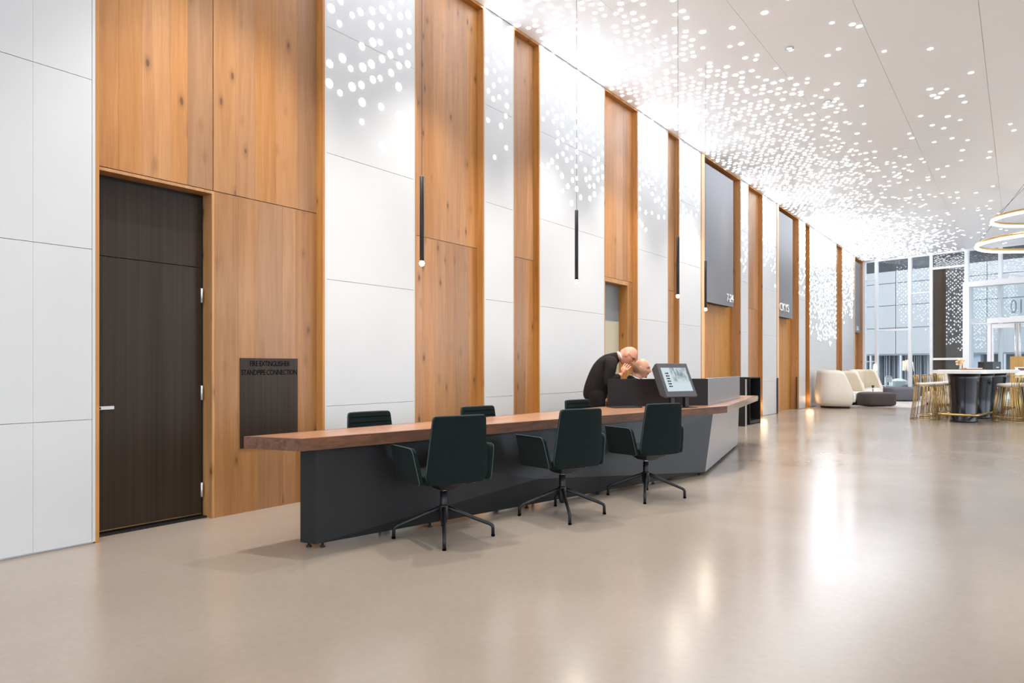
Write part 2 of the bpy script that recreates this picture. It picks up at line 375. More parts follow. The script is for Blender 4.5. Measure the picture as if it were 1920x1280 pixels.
# wood niches
def planks(parent, y0, y1, z0, z1, x, w=0.19, t=0.02, material='oak'):
    n = max(1, round((y1-y0)/w)); ys = [y0]
    for i in range(1, n): ys.append(y0 + (y1-y0)*i/n + random.uniform(-.18, .18)*w)
    ys.append(y1)
    for i in range(n):
        obj('plank', MB().box(x-t, x-random.uniform(0, .0006), ys[i]+0.0004, ys[i+1]-0.0004, z0, z1), M[material], parent)
T = 0.024
for i, (a, b, d) in enumerate(NICHE):
    tr = empty('trim_%d' % (i+1), kind='structure')
    obj('backing', MB().box(-0.4, -d-0.16 if i in (0, 3) else -d-0.021, a, b, 0, CEIL+0.03), M['core'], tr)
    wl = 0.0 if i not in (5, 7, 10) else 0.15        # lift niches have a broad pale edge board on their near side
    obj('side_lining', MB().box(-d-0.02, 0.001, a, a+T, 0.0, CEIL), M['oakedge'], tr)
    if wl: obj('edge_board', MB().box(-d-0.02, 0.012, a+T, a+T+wl, 0.0, CEIL-0.002), M['oaktrim'], tr)
    obj('side_lining', MB().box(-d-0.02, 0.001, b-T, b, 0.0, CEIL), M['oakedge'], tr)
    obj('soffit', MB().box(-d-0.02, 0.001, a+T+wl, b-T, CEIL-0.03, CEIL-0.001), M['oakedge'], tr)
    ya, yb = a+T+wl, b-T
    if i == 0:
        planks(tr, ya, 2.931, 2.603, CEIL-0.03, -d)
        planks(tr, 2.937, yb, 2.603, CEIL-0.03, -d)
        planks(tr, 2.95, yb, 0.0, 2.597, -d)
        # reveal of the door recess
        obj('door_reveal', MB().box(-0.24, -d+0.0005, 2.925, 2.948, 0, 2.597), M['oakedge'], tr)
        obj('door_head', MB().box(-0.24, -d+0.0005, ya, 2.925, 2.575, 2.597), M['oakedge'], tr)
        obj('door_reveal', MB().box(-0.24, -d, ya, ya+0.006, 0, 2.575), M['oakedge'], tr)
    elif i == 3:
        planks(tr, ya, yb, 2.603, CEIL-0.03, -d)
        planks(tr, 10.105, yb, 0.0, 2.597, -d)
        obj('door_reveal', MB().box(-0.25, -d+0.0005, 10.08, 10.104, 0, 2.597), M['oakedge'], tr)
        obj('door_head', MB().box(-0.25, -d+0.0005, ya, 10.08, 2.53, 2.597), M['oakedge'], tr)
    elif i in (5, 7, 10):
        planks(tr, ya, yb, 0.0, CEIL-0.03, -d, w=0.24, material='oakedge')
    else:
        planks(tr, ya, yb, 2.603, CEIL-0.03, -d)
        planks(tr, ya, yb, 0.0, 2.597, -d)

# doors
d1 = empty('door_1', kind='structure')
obj('frame', MB().box(-0.24, -0.2205, 2.0645, 2.925, 0, 2.575), M['black'], d1)
obj('leaf', MB().box(-0.22, -0.20, 2.072, 2.896, 0.022, 1.990), M['bronze'], d1, bevel=0.001)
obj('transom_panel', MB().box(-0.22, -0.20, 2.072, 2.896, 1.997, 2.548), M['bronze'], d1, bevel=0.001)
obj('sweep', MB().box(-0.2, -0.194, 2.072, 2.896, 0.028, 0.034), M['brass'], d1)
obj('threshold', MB().box(-0.235, -0.15, 2.0705, 2.92, 0.0, 0.014), M['black'], d1)
h = obj('handle', MB().box(-0.155, -0.143, 2.085, 2.222, 0.898, 0.922).box(-0.2, -0.143, 2.115, 2.135, 0.900, 0.920), M['silver'], d1, bevel=0.002)
for z in (0.22, 0.995, 1.772):
    obj('hinge', MB().tube([(-0.192, 2.9, z-0.057), (-0.192, 2.9, z+0.057)], 0.009, 8), M['silver'], d1)
d2 = empty('door_2', kind='structure')
obj('frame', MB().box(-0.27, -0.2505, 9.17, 10.08, 0, 2.53), M['black'], d2)
obj('transom_panel', MB().box(-0.25, -0.235, 9.175, 10.06, 1.95, 2.525), mat('grey_transom', (0.16, 0.17, 0.17), 0.25), d2)
obj('leaf', MB().box(-0.25, -0.235, 9.52, 10.06, 0.01, 1.935), mat('olive_beige_leaf', (0.42, 0.38, 0.27), 0.5), d2)
obj('leaf', MB().box(-0.25, -0.232, 9.175, 9.515, 0.01, 1.935), mat('pale_leaf', (0.75, 0.76, 0.75), 0.4), d2)

# fire cabinet door plate with its lettering
fc = empty('cabinet', (-0.085, 3.4435, 0.9025), label='flush dark bronze fire extinguisher cabinet door with black lettering on the wood wall', cat='cabinet')
obj('door', MB().box(0.0008, 0.008, -0.2785, 0.2785, -0.3725, 0.3725), M['bronze'], fc, bevel=0.0008)
for s, z in (('FIRE EXTINGUISHER', 0.305), ('STANDPIPE CONNECTION', 0.232)):
    t = obj('lettering', text_mesh(s, 0.064 if 'FIRE' in s else 0.0625, M['letter'], 0.0006, 0.93), parent=fc)
    w = max(t.dimensions.x, 1e-3); tgt = 0.385 if 'FIRE' in s else 0.535
    t.matrix_local = Matrix(((0,0,1,0.0086),(1,0,0,0.0),(0,1,0,z),(0,0,0,1))) @ Matrix.Diagonal((tgt/w, 1, 1, 1))

# ------------------------------------------------------------------ end glazing, portal, added side glazing
W1 = empty('window_1', (0, 30.45, 0), -math.atan(0.27), kind='structure')
KX = math.sqrt(1+0.27**2)
def wx(x): return x*KX
mull = [0.06, 0.51, 1.70, 2.42, 3.53, 4.52, 6.0, 7.6, 9.2, 10.8, 12.4]
for i, x in enumerate(mull):
    hw = 0.05 if i != 4 else 0.06
    obj('mullion', MB().box(wx(x)-hw, wx(x)+hw, -0.07, 0.07, 0, CEIL), M['frame'], W1)
obj('head', MB().box(0, wx(XR), -0.06, 0.06, CEIL-0.07, CEIL+0.02), M['frame'], W1)
obj('sill', MB().box(0, wx(XR), -0.06, 0.06, 0.0, 0.10), M['frame'], W1)
trans = {0: [1.42, 4.66], 1: [2.64], 2: [4.0], 3: [1.50, 4.86], 4: [4.2], 5: [4.2], 6: [4.2], 7: [2.7], 8: [2.7], 9: [2.7]}
for i in range(len(mull)-1):
    xa, xb = wx(mull[i])+0.05, wx(mull[i+1])-0.05
    zs = sorted(trans.get(i, []))
    for z in zs:
        t = 0.02 if i in (0, 2) else 0.04
        obj('transom', MB().box(xa, xb, -0.05, 0.05, z-t, z+t), M['frame'], W1)
    cuts = [0.1] + zs + [CEIL-0.07]
    for k in range(len(cuts)-1):
        obj('pane', MB().box(xa, xb, -0.006, 0.006, cuts[k]+0.02, cuts[k+1]-0.02), M['darkglass' if i == 3 else 'glass'], W1)
# entrance vestibule
P = empty('door_3', (0, 29.93, 0), -math.atan(0.27), kind='structure')
pl, prr = wx(3.43), wx(7.2)
obj('jamb', MB().box(pl, pl+0.20, 0.0, 0.44, 0, 4.21), M['frame'], P, bevel=0.004)
obj('jamb', MB().box(prr-0.2, prr, 0.0, 0.44, 0, 4.21), M['frame'], P, bevel=0.004)
obj('header', MB().box(pl+0.2, prr-0.2, 0.0, 0.44, 4.03, 4.21), M['frame'], P)
obj('rail', MB().box(pl+0.2, wx(4.10), 0.20, 0.26, 2.70, 2.74), M['frame'], P)
obj('door_header', MB().box(wx(4.10), wx(6.4), 0.14, 0.30, 2.72, 2.90), M['frame'], P, bevel=0.004)
obj('closer_box', MB().box(wx(4.77), wx(5.7), 0.10, 0.139, 2.73, 2.93), M['frame'], P, bevel=0.004)
obj('door_jamb', MB().box(wx(4.10), wx(4.21), 0.16, 0.28, 0, 2.719), M['frame'], P)
obj('door_jamb', MB().box(wx(6.3), wx(6.4), 0.16, 0.28, 0, 2.719), M['frame'], P)
obj('door_rail', MB().box(wx(4.22), wx(4.94), 0.18, 0.26, 2.55, 2.70), M['frame'], P)
obj('door_rail', MB().box(wx(4.97), wx(6.29), 0.18, 0.26, 2.55, 2.70), M['frame'], P)
for x in (4.22, 4.89, 4.975): obj('door_stile', MB().box(wx(x), wx(x)+0.06, 0.19, 0.25, 0.02, 2.549), M['frame'], P)
for x in (4.90, 5.03): obj('handle', MB().tube([(wx(x), 0.12, 0.9), (wx(x), 0.12, 2.68)], 0.017, 10).tube([(wx(x), 0.12, 1.1), (wx(x), 0.19, 1.1)], 0.01, 8).tube([(wx(x), 0.12, 2.5), (wx(x), 0.19, 2.5)], 0.01, 8), M['chrome'], P)
obj('pane', MB().box(pl+0.2, prr-0.2, 0.225, 0.235, 2.92, 4.03), M['glass'], P)
obj('pane', MB().box(pl+0.2, wx(4.10), 0.225, 0.235, 0.05, 2.70), M['glass'], P)
obj('pane', MB().box(wx(4.22)+0.06, wx(4.89), 0.22, 0.23, 0.05, 2.55), M['glass'], P)
obj('pane', MB().box(wx(4.975)+0.06, wx(6.3), 0.22, 0.23, 0.05, 2.55), M['glass'], P)
t = obj('lettering', text_mesh('410', 0.68, mat('frosted_number', (0.30, 0.33, 0.38), 0.5), 0.004, 1.0), parent=P)
t.matrix_local = Matrix(((-0.62,0,0,wx(5.03)),(0,0,1,0.245),(0,1,0,3.03),(0,0,0,1)))

# right-hand side, beyond the frame: glazing added to let fill light in, white wall kept between
obj('wall_right', MB().box(XR, XR+0.3, 4.0, 9.0, 0, CEIL+0.03), M['white'], kind='structure')
for n_, (ya, yb) in enumerate(((YB, 4.0), (9.0, wy(XR)))):
    side_fill = empty('window_%d' % (n_+2), (XR, 0, 0), 0, kind='structure')
    obj('head', MB().box(-0.05, 0.2, ya, yb, CEIL-0.12, CEIL+0.03), M['frame'], side_fill)
    obj('sill', MB().box(-0.05, 0.2, ya, yb, 0, 0.12), M['frame'], side_fill)
    m = max(1, round((yb-ya)/2.5)); st = (yb-ya)/m
    for k in range(m+1): obj('mullion', MB().box(0, 0.12, ya+k*st-0.05, ya+k*st+0.05, 0.12, CEIL-0.12), M['frame'], side_fill)
    for k in range(m): obj('pane', MB().box(0.05, 0.06, ya+k*st+0.05, ya+(k+1)*st-0.05, 0.12, CEIL-0.12), M['glass'], side_fill)

# street outside
obj('pavement', MB().box(-60, 80, -60, 120, -0.35, -0.15), mat('pavement', (0.46, 0.46, 0.47), 0.9, noise=0.08, nscale=1), kind='structure')
FB = empty('building', (0, 46.4, -0.15), -math.atan(0.27), label='pale grey panel clad building with dark shopfront across the street', cat='building')
fp = mat('pale_facade_panel', (0.265, 0.26, 0.26), 0.6, noise=0.03, nscale=0.8)
fpd = mat('facade_core', (0.18, 0.19, 0.2), 0.8)
obj('wall', MB().box(-16, 24, 0.06, 8, 2.12, 22), fpd, FB)
zs = [2.12, 3.70, 5.06, 6.4, 7.75, 9.1]
for k in range(len(zs)-1):
    for j in range(14):
        x0 = -8 + j*2.35
        obj('panel', MB().box(x0+0.02, x0+2.33, 0, 0.06, zs[k]+0.02, zs[k+1]-0.02), fp, FB)
obj('panel', MB().box(-16, 24, 0.01, 0.06, 9.12, 21.9), fp, FB, label='plain upper facade')
# shopfront with pale curtain strips, columns and a hanging light
obj('shop_interior', MB().box(-16, 24, 2.2, 2.4, 0, 2.12), mat('shop_dark', (0.17, 0.185, 0.21), 0.6), FB)
obj('shop_ceiling', MB().box(-16, 24, 0.06, 2.2, 2.06, 2.12), mat('shop_soffit', (0.2, 0.21, 0.23), 0.7), FB)
cur = mat('pale_curtain', (0.27, 0.29, 0.325), 0.8); fr = mat('shop_frame', (0.33, 0.34, 0.36), 0.5)
for j in range(13): obj('shop_frame', MB().box(-6+j*1.75, -5.9+j*1.75, 0.05, 0.15, 0, 2.06), fr, FB)
for j in range(70):
    x = -4.5 + j*0.125 + random.uniform(-.03, .03)
    if 2.7 < x < 4.0: continue
    obj('curtain_strip', MB().box(x, x+random.uniform(.02, .07), 0.9+0.3*random.random(), 1.25, 0, 2.06), cur, FB)
obj('column', MB().box(2.75, 3.35, 0.3, 0.8, 0, 2.06), mat('shop_column', (0.28, 0.31, 0.36), 0.5), FB)
lm = emit('warm_shop_light', (1.0, 0.78, 0.62), 1.3)
for j in range(22):
    a = j*2.399; r = 0.34*math.sqrt((j+.5)/22)
    obj('lamp_strand', MB().tube([(-0.55+r*math.cos(a), 0.5+r*math.sin(a)*.6, 1.82-r*.5), (-0.55+r*math.cos(a)*1.2, 0.5+r*math.sin(a)*.6, 1.2-r*.3)], [0.03, 0.012], 6), lm, FB)
# canopy above the pavement, just outside the glazing
CN = empty('canopy', (0, 31.4, 0), -math.atan(0.27), label='dark canopy over the pavement above the street glazing', cat='canopy')
obj('slab', MB().box(-4, 20, 0.0, 3.4, 5.5, 5.8), mat('canopy_dark', (0.04, 0.04, 0.045), 0.6), CN)

# ------------------------------------------------------------------ lit perforations
def lerp(t, x):
    for i in range(len(t)-1):
        if x <= t[i+1][0]:
            a, b = t[i], t[i+1]; return a[1]+(b[1]-a[1])*max(0, (x-a[0]))/(b[0]-a[0])
    return t[-1][1]
def sstep(x): x = min(1, max(0, x)); return x*x*(3-2*x)
rng = random.Random(11)
XM = [(-4, .6), (0, 1.4), (2, 2.0), (4, 2.2), (6, 2.1), (8, 2.6), (10, 3.0), (12, 3.4), (15, 3.7), (18, 3.5), (21, 3.6), (24, 4.1), (28, 4.4), (30.5, 4.4)]  # unseen near rows widened: holes added there to light the near wall
ZM = [(-4, 4.9), (1.2, 4.0), (1.9, 3.6), (3.9, 3.55), (9, 3.5), (15.9, 3.5), (17.5, 3.42), (20.6, 3.4), (21.7, 2.35), (23.5, 1.95), (25.4, 2.05), (26.4, 2.8), (28.6, 3.2), (31, 3.2)]
cdots, wdots = [], []
sx, sy = 0.128, 0.152
i = 0
y = -3.8
row = 0
while y < 30.2:
    x = 0.06 + (sx/2 if row % 2 else 0)
    while x < 5.6:
        xm = lerp(XM, y) + 0.45*math.sin(y*1.3+0.7*math.sin(y*.37)) * (0.3 if y < 5 else 0.6)
        p = 0.88*sstep((xm - x)/max(0.6, xm*0.75))
        if x < xm + 1.5: p = max(p, 0.045*sstep((xm+1.6-x)/0.8))
        if rng.random() < p:
            px, py = x+rng.uniform(-.022, .022), y+rng.uniform(-.03, .03)
            if py < wy(px)-0.12 and px > 0.04: cdots.append((px, py, rng.choice((0, 0, 1, 1, 2))))
        x += sx
    y += sy; row += 1
for a, b in WHITE:
    y = a + 0.06 if a > 0 else 0.2
    c_ = 0
    while y < b - 0.045:
        z = 1.95 + (0.085 if c_ % 2 else 0)
        zm = lerp(ZM, y) + 0.16*math.sin(y*5.1)
        while z < CEIL - 0.05:
            p = 0.40 + 0.52*sstep((z-zm)/1.4) if z > zm else 0
            if a < 0: p *= 0.25
            if rng.random() < p: wdots.append((y+rng.uniform(-.018, .018), z+rng.uniform(-.035, .035), rng.choice((0, 0, 1, 1, 2))))
            z += 0.17
        y += 0.124; c_ += 1
RAD = (0.027, 0.034, 0.039)
def disc(r, n=14):
    mb = MB()
    v = [(r*math.cos(2*math.pi*k/n), r*math.sin(2*math.pi*k/n), 0) for k in range(n)] + [(r*math.cos(2*math.pi*k/n), r*math.sin(2*math.pi*k/n), 0.003) for k in range(n)]
    f = [tuple(range(n, 2*n)), tuple(reversed(range(n)))] + [(k, (k+1) % n, n+(k+1) % n, n+k) for k in range(n)]
    return mb.add(v, f)
DM = [disc(r).mesh('light_hole', M['dot']) for r in RAD]
def in_view(p):
    d = Vector(p) - Vector((5.057, 0, 1.2)); c, s = math.cos(R(36.64)), math.sin(R(36.64))
    Z = -d.x*s + d.y*c; X = d.x*c + d.y*s
    if Z < 0.5: return None
    u, v = 960+1280*X/Z, 688-1280*d.z/Z
    return Z if -5 < u < 1925 and -5 < v < 1285 else None
def scatter(items, pos, rot, parent):
    seen = sorted([(in_view(pos(it)) or 1e9, n) for n, it in enumerate(items)])
    first = {n for z, n in seen[:300] if z < 1e8}
    rest = MB(); rm = rot.to_matrix()
    tmpl = [disc(r, 10) for r in RAD]
    for n, it in enumerate(items):
        if n in first: obj('light_hole', DM[it[2]], parent=parent, loc=pos(it), rot=rot)
        else:
            t_ = tmpl[it[2]]; o = Vector(pos(it))
            rest.add([rm @ Vector(v) + o for v in t_.v], t_.f)
    obj('light_holes', rest, M['dot'], parent, kind='stuff')
scatter(cdots, lambda it: (it[0], it[1], CEIL-0.0005), Euler((math.pi, 0, 0)), ceiling)
scatter(wdots, lambda it: (0.0005, it[0], it[1]), Euler((0, math.pi/2, 0)), wall)
print('dots', len(cdots), len(wdots))

# ------------------------------------------------------------------ downlights in the ceiling
def light(name, kind, loc, power, col=(1, .9, .78), rad=0.06, rot=None, size=None, blend=0.6):
    d = bpy.data.lights.new(name, kind); d.energy = power; d.color = col
    if kind in ('POINT', 'SPOT'): d.shadow_soft_size = rad
    if kind == 'SPOT': d.spot_size = size or R(95); d.spot_blend = blend
    o = bpy.data.objects.new(name, d); COL.objects.link(o); o.location = loc
    if rot: o.rotation_euler = rot
    return o
DL = [(3.2, -0.6), (2.6, 0.9), (0.95, 3.0), (1.0, 5.3), (1.1, 7.5), (2.1, 3.3), (2.6, 5.0), (2.6, 7.25), (2.598, 9.485), (2.599, 11.744), (1.0, 9.6), (1.0, 12.4), (2.6, 14.0), (2.2, 17.0), (2.2, 20.0), (2.2, 23.5), (2.2, 26.5), (4.3, 17.8), (4.3, 22.0), (5.6, 3.0), (5.6, 7.25), (5.6, 11.74), (8.6, 0.5), (8.6, 5.0), (8.6, 9.5), (8.6, 14.0), (8.6, 18.5), (8.6, 23.0), (11, 3), (11, 9), (11, 15), (11, 21)]  # the opening pair is added, unseen fill for the near left wall
SEEN = {(2.598, 9.485): 'recessed ceiling downlight among sparse lit holes, nearest of the two visible', (2.599, 11.744): 'recessed ceiling downlight deeper in, second from the camera'}
ring_me = MB().lathe([(0.034, 0.0), (0.058, 0.0), (0.06, -0.006), (0.034, -0.008), (0.034, 0.0)], 20, cap=False).mesh('trim_ring', M['silver'])
lens_me = MB().lathe([(0.033, -0.001), (0.033, -0.003)], 16).mesh('lens', emit('downlight_lens', (1, .93, .84), 6.0))
for x, y in DL:
    light('downlight_beam', 'SPOT', (x, y, CEIL-0.02), SPOT_W*(5.0 if x < 1.3 else 2.0 if y > 13 and x < 5 else 0.9), (1.0, .98, .95), rad=0.035, size=R(80 if x < 1.3 else 120))
    if (x, y) in SEEN:
        dl = empty('downlight', (x, y, CEIL-0.001), label=SEEN[(x, y)], cat='downlight', group='recessed downlights in the ceiling')
        obj('trim_ring', ring_me, parent=dl); obj('lens', lens_me, parent=dl)
# small lamps tucked into the niches: uplights at the foot of the far linings, downlights under three soffits
for y, d in ((6.15, .04), (7.32, .04), (17.0, .05), (21.66, .05), (26.35, .05)):
    light('niche_uplight', 'POINT', (0.03, y, 0.25), 2.5, (1.0, .70, .42), 0.12)
light('niche_downlight', 'SPOT', (1.0, 2.6, CEIL-0.04), 60, (1.0, .96, .90), 0.05, (0, R(22), 0), R(75), 1.0)
for y in (9.85, 14.5, 19.6):
    light('niche_downlight', 'SPOT', (0.38, y, CEIL-0.04), 80, (1.0, .86, .66), 0.04, (0, R(12), 0), R(44), 1.0)

# ------------------------------------------------------------------ grey lift-lobby sign boxes
def sign_box(y0, y1, zb, zt, label, words):
    t = empty('sign_box', (0, (y0+y1)/2, zb), label=label, cat='sign', group='grey sign boxes in the lift niches'); h = (y1-y0)/2
    obj('face', MB().box(-0.07, -0.05, -h, h, 0, zt-zb), M['graybox'], t)
    obj('carcass', MB().box(-0.197, -0.0705, -h, h, 0.002, zt-zb), M['graydark'], t)
    for s, size, yy, z, sx_ in words:
        q = obj('lettering', text_mesh(s, size, M['signwhite'], 0.008, 1.0), parent=t)
        q.matrix_local = Matrix(((0,0,1,-0.040),(sx_,0,0,yy),(0,1,0,z),(0,0,0,1)))
sign_box(13.23, 15.10, 2.53, 5.33, 'large dark grey sign box in the nearer lift niche, white numerals at its lower right', [('7-24', 0.24, 0.70, 0.10, 1.0), ('TK', 0.14, -0.83, 0.34, 1.0), ('AE', 0.14, -0.83, 0.16, 1.0)])
sign_box(18.47, 20.05, 2.545, 5.33, 'large dark grey sign box in the second lift niche with a white lettered line', [('CKYS', 0.30, -0.1, 0.16, 1.3)])
sign_box(28.75, 30.15, 2.55, 5.30, 'narrow dark grey sign box in the last niche beside the glass wall', [('2-6', 0.25, 0.1, 0.08, 1.3)])
# bronze corner guards low on the second lift niche
for i_, (y, x) in enumerate(((18.33, 0.014), (20.47, -0.05))):
    obj('corner_guard', MB().box(x, x+0.008, y-0.06, y+0.05, 0.0, 0.92), M['darkbrown'], label=('dark bronze corner guard at the foot of the near side of the second lift niche', 'dark bronze corner guard at the foot of the far side of the second lift niche')[i_], cat='corner guard')

# ------------------------------------------------------------------ reception desk
desk = empty('reception_desk', (1.7, 6.0, 0), label='long faceted dark steel reception desk with a thick walnut top', cat='desk')
def rel(pts): return [(p[0]-1.7, p[1]-6.0) for p in pts]
top = rel([(0.962, 2.55), (1.406, 2.673), (2.31, 7.92), (1.70, 11.10), (1.26, 11.02), (1.70, 8.35), (1.20, 6.95), (1.17, 5.3)])
def inset(poly, d):
    out = []; n = len(poly)
    for i in range(n):
        p, a, b = Vector(poly[i]), Vector(poly[i-1]), Vector(poly[(i+1) % n])
        e1, e2 = (p-a).normalized(), (b-p).normalized(); n1, n2 = Vector((-e1.y, e1.x)), Vector((-e2.y, e2.x))
        k = (n1+n2).normalized(); out.append(p + k*(d/max(.3, k.dot(n1))))
    return out
tin = inset(top, 0.03)
obj('tabletop', MB().prism(tin, 0.666, 0.7445), M['walnut'], desk)
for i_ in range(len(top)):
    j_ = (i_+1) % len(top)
    obj('edge_board', MB().prism([top[i_], top[j_], tin[j_], tin[i_]], 0.666, 0.7444), M['glareedge' if i_ == 2 else 'shadededge'], desk, label='walnut edge of the top with window glare painted in' if i_ == 2 else 'walnut edge board with shade painted in')
bB = rel([(1.33, 2.841), (2.245, 7.385), (1.615, 10.374), (1.47, 10.33), (2.02, 7.38), (1.203, 2.814)])
bT = rel([(1.33, 2.841), (2.255, 7.60), (1.63, 10.40), (1.49, 10.36), (2.02, 7.75), (1.203, 2.814)])
v = [(p[0], p[1], 0.032) for p in bB] + [(p[0], p[1], 0.6655) for p in bT]
v.append((1.768-1.7, 4.786-6.0, 0.25))      # the fold in the front face
f = [(5,4,3,2,1,0), (6,7,8,9,10,11), (0,1,12), (1,7,12), (7,6,12), (6,0,12), (2,3,9,8), (3,4,10), (3,10,9), (4,5,11), (4,11,10), (5,0,6,11)]
obj('plinth', MB().add(v, f), M['steel'], desk)
obj('end_face', MB().add([v[1], v[2], v[8], v[7]], [(0, 1, 2), (0, 2, 3)]), M['satin'], desk, label='pale satin metal end face of the plinth')
fm = MB().lathe([(0.014, 0.0), (0.018, 0.003), (0.018, 0.01), (0.008, 0.014), (0.008, 0.033)], 12).mesh('foot', M['black'])
for q in rel([(1.245, 2.85), (1.325, 2.90), (1.50, 3.75), (1.68, 4.75), (1.86, 5.65), (2.03, 6.5), (2.19, 7.35), (2.0, 8.25), (1.83, 9.1), (1.64, 10.1)]):
    obj('foot', fm, parent=desk, loc=(q[0]-0.0, q[1], 0))
def slab2(a, b, z0, z1, t):
    a, b = Vector(a), Vector(b); n = Vector((-(b-a).y, (b-a).x)).normalized()*t
    return MB().prism([a, b, b+n, a+n], z0, z1)
sA, sB, sC_ = rel([(1.27, 6.95), (2.068, 7.951), (1.745, 10.078)])
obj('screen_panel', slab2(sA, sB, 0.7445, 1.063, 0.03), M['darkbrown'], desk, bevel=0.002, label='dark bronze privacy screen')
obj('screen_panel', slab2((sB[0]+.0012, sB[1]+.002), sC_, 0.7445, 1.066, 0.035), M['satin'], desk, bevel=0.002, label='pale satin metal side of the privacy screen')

# directory kiosk on the desk
kz = 0.744
kio = empty('touchscreen_kiosk', (2.044, 7.236, kz), R(-22.6), label='tilted grey touchscreen directory monitor on a black stand on the reception desk', cat='monitor')
ka = 0.4424
def ktilt(mb):   # local frame: x = screen normal, y = to the viewer's right, z up along the screen
    c, s = math.cos(ka), math.sin(ka)
    mb.v = [(x*c - z*s, y, 0.128 + x*s + z*c) for x, y, z in mb.v]; return mb
cas = MB()
W2_, H2_ = 0.232, 0.41
fr_ = [(0, -W2_, 0), (0, W2_, 0), (0, W2_, H2_), (0, -W2_, H2_)]
bk_ = [(-0.10, -W2_+.004, .06), (-0.10, W2_-.004, .06), (-0.10, W2_-.004, H2_-.03), (-0.10, -W2_+.004, H2_-.03)]
md_ = [(-0.03, -W2_, 0), (-0.03, W2_, 0), (-0.03, W2_, H2_), (-0.03, -W2_, H2_)]
cas.add(fr_+md_+bk_, [(0,1,2,3)] + [(i,4+i,4+(i+1)%4,(i+1)%4) for i in range(4)] + [(4+i,8+i,8+(i+1)%4,4+(i+1)%4) for i in range(4)] + [(11,10,9,8)])
obj('casing', ktilt(cas), M['bezel'], kio, bevel=0.004)
def screen_mat():
    m, nt, p = nt_new('lit_directory_screen'); L = nt.links.new
    nt.nodes.remove(p)
    tc = N(nt, 'ShaderNodeTexCoord'); sp = N(nt, 'ShaderNodeSeparateXYZ'); L(tc.outputs['UV'], sp.inputs[0])
    mp = N(nt, 'ShaderNodeMapping'); mp.inputs['Scale'].default_value = (7, 1.6, 1); L(tc.outputs['UV'], mp.inputs[0])
    nz = N(nt, 'ShaderNodeTexNoise'); nz.inputs['Scale'].default_value = 2.2; nz.inputs['Detail'].default_value = 5; L(mp.outputs[0], nz.inputs['Vector'])
    cr = N(nt, 'ShaderNodeValToRGB'); e = cr.color_ramp.elements
    e[0].position = 0.36; e[0].color = (0.22, 0.27, 0.29, 1); e[1].position = 0.62; e[1].color = (0.52, 0.60, 0.63, 1); L(nz.outputs[0], cr.inputs[0])
    a = N(nt, 'ShaderNodeMapRange', interpolation_type='SMOOTHSTEP'); L(sp.outputs[0], a.inputs[0]); a.inputs[1].default_value = 0.30; a.inputs[2].default_value = 0.38
    b = N(nt, 'ShaderNodeMapRange', interpolation_type='SMOOTHSTEP'); L(sp.outputs[1], b.inputs[0]); b.inputs[1].default_value = 0.32; b.inputs[2].default_value = 0.5
    ml = N(nt, 'ShaderNodeMath', operation='MULTIPLY'); L(a.outputs[0], ml.inputs[0]); L(b.outputs[0], ml.inputs[1])
    mi = N(nt, 'ShaderNodeMix', data_type='RGBA'); L(ml.outputs[0], mi.inputs[0]); mi.inputs[6].default_value = (0.55, 0.64, 0.67, 1); L(cr.outputs[0], mi.inputs[7])
    em = N(nt, 'ShaderNodeEmission'); L(mi.outputs[2], em.inputs[0]); em.inputs[1].default_value = 1.0
    L(em.outputs[0], nt.nodes['Material Output'].inputs[0]); return m
sc_mb = MB().add([(0.001, -0.192, 0.065), (0.001, 0.192, 0.065), (0.001, 0.192, 0.355), (0.001, -0.192, 0.355)], [(0,1,2,3)])
sme = ktilt(sc_mb).mesh('screen', screen_mat())
uv = sme.uv_layers.new(name='UVMap')
for li, c in zip(range(4), ((0,0),(1,0),(1,1),(0,1))): uv.data[li].uv = c
scr_ = obj('screen', sme, parent=kio)
menu = MB()
for k_ in range(6):
    zc = 0.285 - k_*0.032
    for j_ in range(3):
        y0 = -0.150 + j_*0.018
        menu.box(0.0015, 0.0022, y0, y0+0.013+0.003*((k_+j_) % 2), zc-0.008, zc+0.008)
obj('menu_lines', ktilt(menu), M['letter'], scr_)
for y0 in (-0.13, 0.085):
    obj('post', MB().box(-0.09, -0.045, y0, y0+0.055, 0.006, 0.20), M['black'], kio, bevel=0.003)
obj('base_plate', MB().box(-0.17, 0.03, -0.19, 0.2, 0.0006, 0.0062), M['black'], kio, bevel=0.002)
obj('camera_knob', MB().superell((-0.235, 0.215, 0.36), (.017, .017, .017), 1, 1, 12, 8).tube([(-0.235, .215, .35), (-0.14, 0.19, .22)], .008, 8), M['black'], kio)
tray = obj('desk_pad', MB().box(-0.17, 0.17, -0.11, 0.11, 0.0006, 0.014), M['black'], bevel=0.004, loc=(1.47, 6.95, .744), rot=(0, 0, R(52)),
    label='thin black desk pad lying on the walnut top below the privacy screen', cat='desk pad')

# ------------------------------------------------------------------ green conference chairs (front is +y)
def rounded_quad(pts, r, n=5):
    out = []; m = len(pts)
    for i in range(m):
        p, a, b = Vector(pts[i]), Vector(pts[i-1]), Vector(pts[(i+1) % m])
        rr = r[i] if isinstance(r, (list, tuple)) else r
        if rr <= 0: out.append(p); continue
        u, w = (a-p).normalized(), (b-p).normalized()
        for k in range(n+1):
            t = k/n; q0, q1 = p+u*rr, p+w*rr
            out.append(q0*(1-t)**2 + p*2*t*(1-t) + q1*t*t)
    return out
def panel3(outline, mapf, t):      # outline (a,b) -> mapf(a,b,side) gives the 3D point on each side
    n = len(outline)
    v = [mapf(p[0], p[1], 0) for p in outline] + [mapf(p[0], p[1], t) for p in outline]
    f = [tuple(reversed(range(n))), tuple(range(n, 2*n))] + [(i, (i+1) % n, n+(i+1) % n, n+i) for i in range(n)]
    return MB().add(v, f)
